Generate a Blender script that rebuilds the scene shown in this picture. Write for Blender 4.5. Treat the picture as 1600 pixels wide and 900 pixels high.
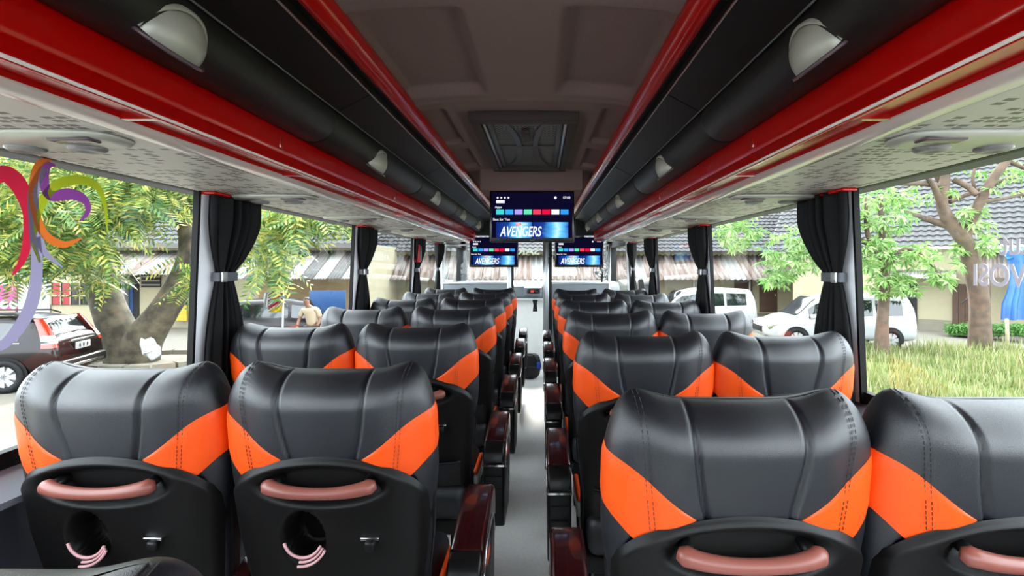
import bpy, bmesh, math, random
import numpy as np
from mathutils import Vector, Matrix

for o in list(bpy.data.objects):
    bpy.data.objects.remove(o)
scene = bpy.context.scene
COL = scene.collection
PI = math.pi

# ------------------------------------------------------------------ camera
CX, CZ = 0.066, 1.33            # bus centre line is x = 0, bus floor is z = 0
F, VX, VY = 800.0, 845.0, 415.0
GROUND = -1.37
cam_d = bpy.data.cameras.new('camera')
cam = bpy.data.objects.new('camera', cam_d)
COL.objects.link(cam)
cam.location = (CX, 0, CZ)
cam.rotation_euler = (PI / 2, 0, 0)
cam_d.sensor_width = 36
cam_d.lens = 36 * F / 1600
cam_d.shift_x = -(VX - 800) / 1600
cam_d.shift_y = -(450 - VY) / 1600
cam_d.clip_start = 0.02
cam_d.clip_end = 300
scene.camera = cam

# ------------------------------------------------------------------ sky, sun, exposure
world = bpy.data.worlds.new('overcast_sky')
scene.world = world
world.use_nodes = True
bg = world.node_tree.nodes['Background']
bg.inputs[0].default_value = (0.84, 0.93, 1.0, 1)
bg.inputs[1].default_value = 5.0
sun_d = bpy.data.lights.new('sun', 'SUN')
sun_d.energy = 5.0
sun_d.angle = math.radians(9)
sun_d.color = (1, 0.96, 0.88)
sun = bpy.data.objects.new('sun', sun_d)
COL.objects.link(sun)
sun.rotation_euler = (math.radians(-60), 0, math.radians(2))
scene.view_settings.view_transform = 'Standard'
scene.view_settings.look = 'None'
scene.view_settings.exposure = 1.1
scene.view_settings.gamma = 1
scene.view_settings.use_curve_mapping = False

# ------------------------------------------------------------------ materials
def srgb(r, g, b):
    def f(c):
        c /= 255
        return c / 12.92 if c <= 0.04045 else ((c + 0.055) / 1.055) ** 2.4
    return (f(r), f(g), f(b), 1)

class NT:
    def __init__(s, m):
        s.t = m.node_tree
    def n(s, kind, **kw):
        nd = s.t.nodes.new(kind)
        for k, v in kw.items():
            setattr(nd, k, v)
        return nd
    def l(s, a, b):
        s.t.links.new(a, b)
    def math(s, op, a, b=None):
        nd = s.n('ShaderNodeMath', operation=op)
        for i, v in enumerate((a, b)):
            if v is None: continue
            if isinstance(v, (int, float)): nd.inputs[i].default_value = v
            else: s.l(v, nd.inputs[i])
        return nd.outputs[0]

def mat(name, col, rough=0.5, metal=0.0, noise=0.0, nscale=20, bump=0.0, bscale=200, coat=0.0, spec=0.5, emit=None, estr=1.0, stretch=None, col2=None, sheen=0.0):
    m = bpy.data.materials.new(name)
    m.use_nodes = True
    t = NT(m)
    b = m.node_tree.nodes['Principled BSDF']
    b.inputs['Base Color'].default_value = col
    b.inputs['Roughness'].default_value = rough
    b.inputs['Metallic'].default_value = metal
    b.inputs['Coat Weight'].default_value = coat
    b.inputs['Coat Roughness'].default_value = 0.06
    b.inputs['Specular IOR Level'].default_value = spec
    b.inputs['Sheen Weight'].default_value = sheen
    tc = t.n('ShaderNodeTexCoord')
    vec = tc.outputs['Object']
    if stretch:
        mp = t.n('ShaderNodeMapping')
        mp.inputs['Scale'].default_value = stretch
        t.l(vec, mp.inputs['Vector'])
        vec = mp.outputs[0]
    if noise > 0 or col2:
        ns = t.n('ShaderNodeTexNoise')
        ns.inputs['Scale'].default_value = nscale
        ns.inputs['Detail'].default_value = 6
        t.l(vec, ns.inputs['Vector'])
        mx = t.n('ShaderNodeMix', data_type='RGBA')
        if col2:
            a, c = col, col2
            rp = t.n('ShaderNodeMapRange')
            rp.inputs[1].default_value = 0.38
            rp.inputs[2].default_value = 0.62
            t.l(ns.outputs[0], rp.inputs[0])
            t.l(rp.outputs[0], mx.inputs[0])
        else:
            a = tuple(x * (1 - noise) for x in col[:3]) + (1,)
            c = tuple(min(1, x * (1 + noise)) for x in col[:3]) + (1,)
            t.l(ns.outputs[0], mx.inputs[0])
        mx.inputs[6].default_value = a
        mx.inputs[7].default_value = c
        t.l(mx.outputs[2], b.inputs['Base Color'])
    if bump > 0:
        nb = t.n('ShaderNodeTexNoise')
        nb.inputs['Scale'].default_value = bscale
        nb.inputs['Detail'].default_value = 3
        t.l(vec, nb.inputs['Vector'])
        bp = t.n('ShaderNodeBump')
        bp.inputs['Strength'].default_value = bump
        bp.inputs['Distance'].default_value = 0.004
        t.l(nb.outputs[0], bp.inputs['Height'])
        t.l(bp.outputs[0], b.inputs['Normal'])
    if emit:
        b.inputs['Emission Color'].default_value = emit
        b.inputs['Emission Strength'].default_value = estr
    return m

def leaf_mat(name, cols, transl=0.35):
    m = bpy.data.materials.new(name)
    m.use_nodes = True
    t = NT(m)
    m.node_tree.nodes.remove(m.node_tree.nodes['Principled BSDF'])
    g = t.n('ShaderNodeNewGeometry')
    r = t.n('ShaderNodeValToRGB')
    e = r.color_ramp.elements
    while len(e) < len(cols): e.new(0.5)
    for i, c in enumerate(cols):
        e[i].position = i / (len(cols) - 1)
        e[i].color = c
    t.l(g.outputs['Random Per Island'], r.inputs[0])
    d = t.n('ShaderNodeBsdfPrincipled')
    d.inputs['Roughness'].default_value = 0.55
    tr = t.n('ShaderNodeBsdfTranslucent')
    t.l(r.outputs[0], d.inputs['Base Color']); t.l(r.outputs[0], tr.inputs[0])
    mx = t.n('ShaderNodeMixShader'); mx.inputs[0].default_value = transl
    t.l(d.outputs[0], mx.inputs[1]); t.l(tr.outputs[0], mx.inputs[2])
    t.l(mx.outputs[0], m.node_tree.nodes['Material Output'].inputs[0])
    return m

def glass_mat(name, tint=(0.97, 0.985, 0.98, 1), ior=1.45):
    m = bpy.data.materials.new(name)
    m.use_nodes = True
    t = NT(m)
    m.node_tree.nodes.remove(m.node_tree.nodes['Principled BSDF'])
    ge = t.n('ShaderNodeNewGeometry')
    dp = t.n('ShaderNodeVectorMath', operation='DOT_PRODUCT')
    t.l(ge.outputs['Normal'], dp.inputs[0]); t.l(ge.outputs['Incoming'], dp.inputs[1])
    cs = t.math('SUBTRACT', 1.0, t.math('ABSOLUTE', dp.outputs['Value']))
    frn = t.math('ADD', 0.05, t.math('MULTIPLY', t.math('POWER', cs, 5.0), 0.9))
    tr = t.n('ShaderNodeBsdfTransparent'); tr.inputs[0].default_value = tint
    gl = t.n('ShaderNodeBsdfGlossy'); gl.inputs['Roughness'].default_value = 0.0
    mx = t.n('ShaderNodeMixShader')
    t.l(frn, mx.inputs[0]); t.l(tr.outputs[0], mx.inputs[1]); t.l(gl.outputs[0], mx.inputs[2])
    t.l(mx.outputs[0], m.node_tree.nodes['Material Output'].inputs[0])
    return m

def emis(name, col, s=1.0):
    m = bpy.data.materials.new(name)
    m.use_nodes = True
    t = NT(m)
    m.node_tree.nodes.remove(m.node_tree.nodes['Principled BSDF'])
    e = t.n('ShaderNodeEmission')
    e.inputs[0].default_value = col; e.inputs[1].default_value = s
    t.l(e.outputs[0], m.node_tree.nodes['Material Output'].inputs[0])
    return m

M = {}
M['leather'] = mat('black_leather', srgb(11, 14, 21), 0.42, bump=0.25, bscale=900, noise=0.12, nscale=6, spec=0.8)
M['orange'] = mat('orange_leather', srgb(228, 76, 9), 0.42, bump=0.15, bscale=900, spec=0.4)
M['white_leather'] = mat('white_leather', srgb(225, 225, 225), 0.5)
M['shell'] = mat('dark_plastic_shell', srgb(9, 7, 7), 0.48, bump=0.12, bscale=1500, spec=0.28)
M['shell2'] = mat('black_plastic', srgb(9, 9, 10), 0.42, spec=.35)
M['handle'] = mat('copper_plastic', srgb(132, 74, 64), 0.4, spec=0.5)
M['thread'] = mat('dark_thread', srgb(34, 26, 24), 0.7)
M['cord'] = mat('pink_cord', srgb(214, 160, 164), 0.5)
M['chrome'] = mat('chrome', srgb(210, 210, 212), 0.18, 1.0)
M['wood'] = mat('burgundy_lacquer', srgb(42, 6, 8), 0.25, coat=0.5, noise=0.5, nscale=14, stretch=(3, 1, 1))
M['net'] = mat('net_fabric', srgb(26, 24, 25), 0.8, bump=0.8, bscale=260)
M['red'] = mat('red_gloss_panel', srgb(180, 5, 2), 0.24, coat=0.35, spec=.3, noise=0.08, nscale=3)
M['redstrip'] = mat('red_gloss_lip', srgb(165, 12, 8), 0.15, coat=1.0, spec=0.8)
M['cream'] = mat('cream_bead_lip_sheen', srgb(205, 192, 184), 0.2, coat=0.6)
M['blackpanel'] = mat('black_panel', srgb(9, 9, 10), 0.5, spec=.3, bump=0.05, bscale=500)
M['roll'] = mat('black_roll_leather', srgb(14, 14, 14), 0.45, bump=0.25, bscale=700)
M['dome'] = mat('silver_plastic', srgb(170, 171, 160), 0.35, 0.2)
M['lens'] = mat('smoked_lens', srgb(88, 74, 80), 0.15)
M['nozzle'] = mat('grey_nozzle', srgb(120, 118, 118), 0.35)
M['ceil'] = mat('ceiling_felt', srgb(124, 103, 99), 0.95, noise=0.25, nscale=300, bump=0.4, bscale=600)
M['grille'] = mat('grille_metal', srgb(84, 82, 80), 0.45, 0.2)
M['frame'] = mat('dark_brown_frame', srgb(58, 47, 46), 0.7)
M['pillar'] = mat('grey_pillar', srgb(238, 239, 243), 0.45)
M['wall'] = mat('bus_wall', srgb(46, 47, 54), 0.6)
M['ledge'] = mat('grey_ledge', srgb(112, 114, 124), 0.5)
M['rubber'] = mat('black_rubber', srgb(10, 10, 11), 0.6, spec=.2)
M['curtain'] = mat('black_curtain', srgb(5, 5, 6), 0.7, spec=.25, bump=0.2, bscale=600)
M['tie'] = mat('grey_tieback', srgb(84, 87, 94), 0.5)
M['floor'] = mat('grey_vinyl', srgb(240, 239, 235), 0.55, noise=0.12, nscale=60, bump=0.1, bscale=400)
M['frontfloor'] = mat('pale_vinyl', srgb(246, 245, 240), 0.5, noise=0.05)
M['dash'] = mat('dash_grey', srgb(122, 130, 134), 0.5)
M['alu'] = mat('brushed_aluminium', srgb(190, 194, 196), 0.3, 0.8)
M['tvcase'] = mat('tv_case', srgb(12, 12, 14), 0.25)
M['glass'] = glass_mat('window_glass')
M['partglass'] = glass_mat('partition_glass', (0.93, 0.96, 0.95, 1))
M['bag'] = mat('black_bag', srgb(22, 22, 26), 0.6, bump=0.2, bscale=60)
M['blue'] = mat('blue_fabric', srgb(30, 70, 190), 0.6)
M['led'] = emis('red_led', (1, 0.03, 0.02, 1), 2.0)
M['hammer'] = mat('red_plastic', srgb(215, 20, 40), 0.3)

def pallet_mat():
    m = mat('perforated_panel', srgb(196, 194, 186), 0.45)
    t = NT(m)
    b = m.node_tree.nodes['Principled BSDF']
    tc = t.n('ShaderNodeTexCoord')
    sp = t.n('ShaderNodeSeparateXYZ'); t.l(tc.outputs['Object'], sp.inputs[0])
    x = t.math('DIVIDE', sp.outputs[0], 0.025); y = t.math('DIVIDE', sp.outputs[1], 0.05)
    fx, fy = t.math('FRACT', x), t.math('FRACT', y)
    cb = t.n('ShaderNodeCombineXYZ')
    t.l(t.math('FLOOR', x), cb.inputs[0]); t.l(t.math('FLOOR', y), cb.inputs[1])
    wn = t.n('ShaderNodeTexWhiteNoise', noise_dimensions='2D'); t.l(cb.outputs[0], wn.inputs[0])
    on = t.math('GREATER_THAN', wn.outputs[0], 0.5)
    single = t.math('GREATER_THAN', wn.outputs[0], 0.66)
    inx = t.math('MULTIPLY', t.math('GREATER_THAN', fx, 0.1), t.math('LESS_THAN', fx, 0.85))
    iny1 = t.math('MULTIPLY', t.math('GREATER_THAN', fy, 0.12), t.math('LESS_THAN', fy, 0.40))
    iny2 = t.math('MULTIPLY', t.math('GREATER_THAN', fy, 0.54), t.math('LESS_THAN', fy, 0.82))
    iny = t.math('MAXIMUM', iny1, t.math('MULTIPLY', iny2, single))
    k = t.math('MULTIPLY', t.math('MULTIPLY', on, inx), iny)
    mx = t.n('ShaderNodeMix', data_type='RGBA')
    t.l(k, mx.inputs[0])
    mx.inputs[6].default_value = srgb(196, 194, 186); mx.inputs[7].default_value = srgb(92, 88, 83)
    t.l(mx.outputs[2], b.inputs['Base Color'])
    return m
M['pallet'] = pallet_mat()

def perf_mat():
    m = mat('perforated_steel', srgb(120, 120, 118), 0.4, 0.6)
    t = NT(m)
    b = m.node_tree.nodes['Principled BSDF']
    tc = t.n('ShaderNodeTexCoord')
    sp = t.n('ShaderNodeSeparateXYZ'); t.l(tc.outputs['Object'], sp.inputs[0])
    p = 0.017
    y = t.math('DIVIDE', sp.outputs[1], p * 0.866)
    row = t.math('FLOOR', y)
    off = t.math('MULTIPLY', t.math('MODULO', row, 2), 0.5)
    x = t.math('ADD', t.math('DIVIDE', sp.outputs[0], p), off)
    fx = t.math('SUBTRACT', t.math('FRACT', x), 0.5); fy = t.math('SUBTRACT', t.math('FRACT', y), 0.5)
    d = t.math('ADD', t.math('MULTIPLY', fx, fx), t.math('MULTIPLY', fy, fy))
    k = t.math('LESS_THAN', d, 0.13)
    mx = t.n('ShaderNodeMix', data_type='RGBA'); t.l(k, mx.inputs[0])
    mx.inputs[6].default_value = srgb(128, 126, 124); mx.inputs[7].default_value = srgb(8, 8, 8)
    t.l(mx.outputs[2], b.inputs['Base Color'])
    b.inputs['Metallic'].default_value = 0.1; b.inputs['Roughness'].default_value = 0.6; b.inputs['Specular IOR Level'].default_value = 0.2
    return m
M['perf'] = perf_mat()

# ------------------------------------------------------------------ helpers
def px(x, y, Y):
    """point at depth Y that the photograph shows at pixel (x, y)"""
    return Vector((CX + (x - VX) * Y / F, Y, CZ - (y - VY) * Y / F))

def link(o, parent=None, world=True):
    COL.objects.link(o)
    if parent is not None:
        o.parent = parent
        if world:
            o.matrix_parent_inverse = parent.matrix_basis.inverted()
    return o

def tag(o, label=None, cat=None, group=None, kind=None):
    for k, v in (('label', label), ('category', cat), ('group', group), ('kind', kind)):
        if v: o[k] = v
    return o

def thing(name, label, cat, loc=(0, 0, 0), rz=0.0, group=None):
    o = bpy.data.objects.new(name, None)
    o.empty_display_size = 0.1
    COL.objects.link(o)
    o.location = loc
    o.rotation_euler = (0, 0, rz)
    o.matrix_basis = Matrix.Translation(Vector(loc)) @ Matrix.Rotation(rz, 4, 'Z')
    return tag(o, label, cat, group)

def mesh(name, v, f, m, parent=None, smooth=True, world=True):
    me = bpy.data.meshes.new(name)
    me.from_pydata([tuple(p) for p in v], [], [tuple(q) for q in f])
    me.materials.append(m)
    if smooth:
        me.polygons.foreach_set('use_smooth', [True] * len(me.polygons))
    me.update()
    return link(bpy.data.objects.new(name, me), parent, world)

def from_bm(name, bm, m, parent=None, smooth=False, world=True):
    bmesh.ops.recalc_face_normals(bm, faces=bm.faces)
    me = bpy.data.meshes.new(name)
    bm.to_mesh(me); bm.free()
    me.materials.append(m)
    if smooth:
        me.polygons.foreach_set('use_smooth', [True] * len(me.polygons))
    return link(bpy.data.objects.new(name, me), parent, world)

def bm_box(bm, x0, x1, y0, y1, z0, z1, bevel=0.0, seg=2):
    vs = [bm.verts.new(p) for p in ((x0, y0, z0), (x1, y0, z0), (x1, y1, z0), (x0, y1, z0), (x0, y0, z1), (x1, y0, z1), (x1, y1, z1), (x0, y1, z1))]
    fs = [bm.faces.new([vs[i] for i in q]) for q in ((3, 2, 1, 0), (4, 5, 6, 7), (0, 1, 5, 4), (1, 2, 6, 5), (2, 3, 7, 6), (3, 0, 4, 7))]
    if bevel > 0:
        es = list({e for f in fs for e in f.edges})
        bmesh.ops.bevel(bm, geom=es, offset=bevel, segments=seg, affect='EDGES', profile=0.5)

def box(name, x0, x1, y0, y1, z0, z1, m, parent=None, bevel=0.0, seg=2, world=True):
    bm = bmesh.new()
    bm_box(bm, min(x0, x1), max(x0, x1), min(y0, y1), max(y0, y1), min(z0, z1), max(z0, z1), bevel, seg)
    return from_bm(name, bm, m, parent, bevel > 0, world)

def grid(name, P, m, parent=None, cu=False, cv=False, smooth=True, world=True, caps=False):
    n, k = len(P), len(P[0])
    v = [p for r in P for p in r]
    f = []
    for i in range(n if cu else n - 1):
        for j in range(k if cv else k - 1):
            a, b = i, (i + 1) % n
            c, d = j, (j + 1) % k
            f.append((a * k + c, b * k + c, b * k + d, a * k + d))
    if caps:
        f.append(tuple(range(k)))
        f.append(tuple((n - 1) * k + j for j in reversed(range(k))))
    return mesh(name, v, f, m, parent, smooth, world)

def bm_prism(bm, poly, axis, a, b):
    """poly in the two other axes, extruded along axis from a to b"""
    def pt(p, t):
        return {'x': (t, p[0], p[1]), 'y': (p[0], t, p[1]), 'z': (p[0], p[1], t)}[axis]
    A = [bm.verts.new(pt(p, a)) for p in poly]
    B = [bm.verts.new(pt(p, b)) for p in poly]
    n = len(poly)
    fs = [bm.faces.new(A), bm.faces.new(list(reversed(B)))]
    for i in range(n):
        bm.faces.new((A[i], A[(i + 1) % n], B[(i + 1) % n], B[i]))
    return fs

def prism(name, poly, axis, a, b, m, parent=None, bevel=0.0, seg=2, world=True, smooth=False):
    bm = bmesh.new()
    fs = bm_prism(bm, poly, axis, a, b)
    bmesh.ops.recalc_face_normals(bm, faces=bm.faces)
    if bevel > 0:
        es = list({e for f in fs for e in f.edges})
        bmesh.ops.bevel(bm, geom=es, offset=bevel, segments=seg, affect='EDGES', profile=0.5)
    o = from_bm(name, bm, m, parent, False, world)
    if smooth or bevel > 0:
        me = o.data
        me.polygons.foreach_set('use_smooth', [True] * len(me.polygons))
        es = {}
        me.set_sharp_from_angle(angle=math.radians(40))
    return o

def tube_geo(pts, rad, n=10, flat=1.0):
    pts = [Vector(p) for p in pts]
    if not hasattr(rad, '__len__'): rad = [rad] * len(pts)
    v, f = [], []
    up = Vector((0, 0, 1))
    prev = None
    for i, p in enumerate(pts):
        d = (pts[min(i + 1, len(pts) - 1)] - pts[max(i - 1, 0)]).normalized()
        if prev is None:
            a = d.cross(up)
            if a.length < 1e-3: a = d.cross(Vector((1, 0, 0)))
        else:
            a = prev - d * prev.dot(d)
        a.normalize(); prev = a
        b = d.cross(a)
        for k in range(n):
            t = 2 * PI * k / n
            v.append(p + (a * math.cos(t) * flat + b * math.sin(t)) * rad[i])
    m = len(pts)
    for i in range(m - 1):
        for k in range(n):
            f.append((i * n + k, i * n + (k + 1) % n, (i + 1) * n + (k + 1) % n, (i + 1) * n + k))
    f.append(tuple(reversed(range(n))))
    f.append(tuple((m - 1) * n + k for k in range(n)))
    return v, f

def tube(name, pts, rad, m, parent=None, n=10, flat=1.0, world=True):
    v, f = tube_geo(pts, rad, n, flat)
    return mesh(name, v, f, m, parent, True, world)

def tubes(name, chains, m, parent=None, n=8, world=True):
    V, Fc = [], []
    for pts, rad in chains:
        v, f = tube_geo(pts, rad, n)
        o = len(V)
        V += v; Fc += [tuple(i + o for i in q) for q in f]
    return mesh(name, V, Fc, m, parent, True, world)

def smoothline(pts, k=6):
    """Catmull-Rom through points (any dimension)"""
    P = [np.array(p, float) for p in pts]
    P = [2 * P[0] - P[1]] + P + [2 * P[-1] - P[-2]]
    out = []
    for i in range(1, len(P) - 2):
        for j in range(k):
            t = j / k
            out.append(0.5 * ((2 * P[i]) + (-P[i - 1] + P[i + 1]) * t + (2 * P[i - 1] - 5 * P[i] + 4 * P[i + 1] - P[i + 2]) * t * t + (-P[i - 1] + 3 * P[i] - 3 * P[i + 1] + P[i + 2]) * t ** 3))
    out.append(P[-2])
    return [tuple(p) for p in out]

def text_geo(body, size, shear=0.0, bold=0.0, depth=0.001):
    cu = bpy.data.curves.new('txt', 'FONT')
    cu.body = body; cu.size = size; cu.shear = shear; cu.offset = bold; cu.extrude = depth
    cu.align_x = 'CENTER'; cu.align_y = 'CENTER'
    cu.resolution_u = 4
    o = bpy.data.objects.new('txt', cu)
    COL.objects.link(o)
    bpy.context.view_layer.update()
    me = bpy.data.meshes.new_from_object(o.evaluated_get(bpy.context.evaluated_depsgraph_get()))
    bpy.data.objects.remove(o)
    bpy.data.curves.remove(cu)
    return me

def text(name, body, size, M4, m, parent=None, shear=0.0, bold=0.0, width=None, world=True):
    me = text_geo(body, size, shear, bold)
    if width:
        xs = [v.co.x for v in me.vertices]
        k = width / (max(xs) - min(xs))
        for v in me.vertices: v.co.x *= k
    me.transform(M4)
    me.name = name
    me.materials.clear(); me.materials.append(m)
    return link(bpy.data.objects.new(name, me), parent, world)

def copy_tree(o, parent=None):
    c = o.copy()
    COL.objects.link(c)
    c.parent = parent
    for ch in o.children: copy_tree(ch, c)
    return c

def struct(o):
    o['kind'] = 'structure'
    return o

# ================================================================== BUS SHELL
Y0, Y1 = -1.0, 7.95            # rear and front of the shell
struct(box('floor', -1.2, 1.2, Y0, 6.55, -0.06, 0.0, M['floor']))
struct(box('trim_1', -1.2, 1.2, 6.55, 6.57, -0.36, -0.001, M['alu']))
struct(box('floor_front', -1.2, 1.2, 6.56, 8.0, -0.42, -0.36, M['frontfloor']))
struct(box('roof', -1.27, 1.27, Y0 - 0.1, 8.05, 2.12, 2.2, M['blackpanel']))

PILL = [1.75, 3.25, 4.75, 6.25]   # near edge of every pillar
def wall_u(z):                     # tumblehome
    return 1.14 + (1.605 - z) * 0.04
for sgn, side in ((-1, 'left'), (1, 'right')):
    w = prism('wall_' + side, [(sgn * 1.20, -0.4), (sgn * 1.27, -0.4), (sgn * 1.27, 0.86), (sgn * 1.175, 0.86), (sgn * 1.175, 0.5)], 'y', Y0, 6.62 if sgn < 0 else 8.0, M['wall'])
    struct(w)
    s = prism('window_ledge', [(sgn * 1.10, 0.80), (sgn * 1.10, 0.815), (sgn * 1.172, 0.862), (sgn * 1.2, 0.862), (sgn * 1.2, 0.80)], 'y', Y0, 7.6, M['ledge'], w)
    box('window_gasket', sgn * 1.166, sgn * 1.19, Y0, 7.6, 0.862, 0.90, M['rubber'], w)
    up = prism('trim_upper_' + side, [(sgn * 1.135, 1.6), (sgn * 1.27, 1.6), (sgn * 1.27, 2.13), (sgn * 1.2, 2.13)], 'y', Y0, 8.0, M['wall'])
    struct(up)
    box('window_gasket', sgn * 1.14, sgn * 1.165, Y0, 7.6, 1.592, 1.612, M['rubber'], up)
    for i, yp in enumerate([q + (.04 if sgn < 0 else -.01) for q in PILL]):
        def quad(ya, yb, d0, d1):
            P = []
            for z in (0.86, 1.62):
                u = wall_u(z)
                P += [(sgn * (u - d0), ya, z), (sgn * (u - d0), yb, z), (sgn * (u + d1), yb, z), (sgn * (u + d1), ya, z)]
            return P, [(0, 1, 2, 3), (7, 6, 5, 4), (0, 4, 5, 1), (1, 5, 6, 2), (2, 6, 7, 3), (3, 7, 4, 0)]
        v, f = quad(yp + 0.012, yp + 0.17, 0.012, 0.006)
        p = mesh('pillar_' + side, v, f, M['pillar'], None, False)
        struct(p)
        for a, b in ((yp, yp + 0.012), (yp + 0.17, yp + 0.185)):
            v, f = quad(a, b, 0.0125, 0.0075)
            mesh('window_gasket', v, f, M['rubber'], p, False)
    # panes
    ys = [Y0] + PILL + [7.75]
    for i in range(len(ys) - 1):
        a = ys[i] + (0.19 if i else 0.0); b = ys[i + 1] + 0.05
        P = []
        for z in (0.88, 1.605):
            u = wall_u(z) + 0.008
            P += [(sgn * u, a, z), (sgn * u, b, z)]
        o = mesh('window_%d' % (i + 1 + (5 if sgn > 0 else 0)), P, [(0, 1, 3, 2)], M['glass'], None, False)
        struct(o)

dr = struct(box('door_1', -1.205, -1.175, 6.62, 6.70, -.4, .9, M['alu']))
box('stile', -1.205, -1.175, 7.62, 7.70, -.4, .9, M['alu'], dr)
box('rail', -1.205, -1.175, 6.70, 7.62, -.4, -.28, M['alu'], dr)
mesh('pane', [(-1.19, 6.70, -.28), (-1.19, 7.62, -.28), (-1.19, 7.62, .88), (-1.19, 6.70, .88)], [(0, 1, 2, 3)], M['glass'], dr, False)
# rear wall with its window, behind the camera
bw = bmesh.new()
bm_box(bw, -1.25, 1.25, Y0 - 0.06, Y0, -0.1, 0.95)
bm_box(bw, -1.25, 1.25, Y0 - 0.06, Y0, 1.75, 2.15)
bm_box(bw, -1.25, -1.0, Y0 - 0.06, Y0, 0.95, 1.75)
bm_box(bw, 1.0, 1.25, Y0 - 0.06, Y0, 0.95, 1.75)
struct(from_bm('wall_rear', bw, M['wall']))
struct(mesh('window_20', [(-1, Y0 - .03, .95), (1, Y0 - .03, .95), (1, Y0 - .03, 1.75), (-1, Y0 - .03, 1.75)], [(0, 1, 2, 3)], M['glass'], None, False))

# ceiling felt with pressed panels
def sstep(a, b, x):
    t = min(1, max(0, (x - a) / (b - a)))
    return t * t * (3 - 2 * t)
def rect_mask(u, y, u0, u1, y0, y1, e=0.02):
    return sstep(u0, u0 + e, u) * (1 - sstep(u1 - e, u1, u)) * sstep(y0, y0 + e, y) * (1 - sstep(y1 - e, y1, y))
def ceil_z(x, y):
    u = abs(x)
    z = 1.93 - 0.02 * (u / 0.385) ** 3
    h = 0.0
    for y0 in (-0.55, 0.32, 1.18):
        h = max(h, rect_mask(u, y, 0.11, 0.42, y0, y0 + 0.62, 0.04))
    z += 0.038 * h
    g = 0.0
    for (a, b) in ((1.93, 2.46), (2.58, 3.06)):
        g = max(g, rect_mask(u, y, 0.295, 0.42, a, b, 0.016))
    z += 0.024 * g
    z -= 0.006 * math.exp(-((y - 1.85) / 0.012) ** 2)
    z -= 0.005 * math.exp(-((u - 0.265) / 0.01) ** 2) * sstep(1.85, 1.9, y)
    return z
xs = np.linspace(-0.40, 0.40, 121)
ysr = np.concatenate([np.linspace(Y0, 1.1, 120), np.linspace(1.11, 3.16, 190)])
ceil = grid('ceiling', [[(x, y, ceil_z(x, y)) for x in xs] for y in ysr], M['ceil'])
struct(ceil)
struct(box('ceiling_front', -0.45, 0.45, 3.15, 7.95, 1.93, 1.95, M['ceil']))
beam = struct(box('trim_2', -0.307, 0.321, 3.14, 3.42, 1.793, 1.94, M['ceil'], None, 0.006))

# air return grille in the ceiling
gl = thing('air_grille', 'perforated metal air return grille in dark frame on the ceiling', 'grille', (0, 2.52, 1.90))
for a, b, c, d in ((-.215, .215, 1.98, 2.045), (-.215, .215, 3.03, 3.075), (-.215, -.178, 2.0455, 3.0295), (.178, .215, 2.0455, 3.0295)):
    box('frame', a, b, c, d, 1.893, 1.932, M['frame'], gl, 0.004)
box('perforated_plate', -.178, .178, 2.05, 3.03, 1.921, 1.925, M['perf'], gl)
for s in (-1, 1):
    box('side_rail', s * .163, s * .176, 2.06, 3.02, 1.905, 1.93, M['alu'], gl, 0.003)
    box('side_rail', s * .135, s * .156, 2.06, 3.02, 1.912, 1.924, M['grille'], gl, 0.003)
    for yc, dy in ((2.07, 1), (2.98, -1)):
        pts = [(s * (0.125 - 0.085 * math.sin(t)), yc + dy * 0.45 * (1 - math.cos(t)) * 1.0, 1.919) for t in np.linspace(0.1, PI / 2, 12)]
        L = []
        for k, p in enumerate(pts):
            wd = 0.012
            L.append([(p[0] - wd, p[1], p[2] - .004), (p[0] + wd, p[1], p[2] - .004)])
        o = grid('stiffener', L, M['grille'], gl, smooth=False)
box('cross_bar', -.135, .135, 2.515, 2.535, 1.912, 1.92, M['grille'], gl, 0.003)
box('catch', -.018, .018, 2.24, 2.40, 1.908, 1.922, M['frame'], gl, 0.003)
box('catch_tab', -.015, .015, 2.20, 2.225, 1.908, 1.92, M['frame'], gl, 0.002)

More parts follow.
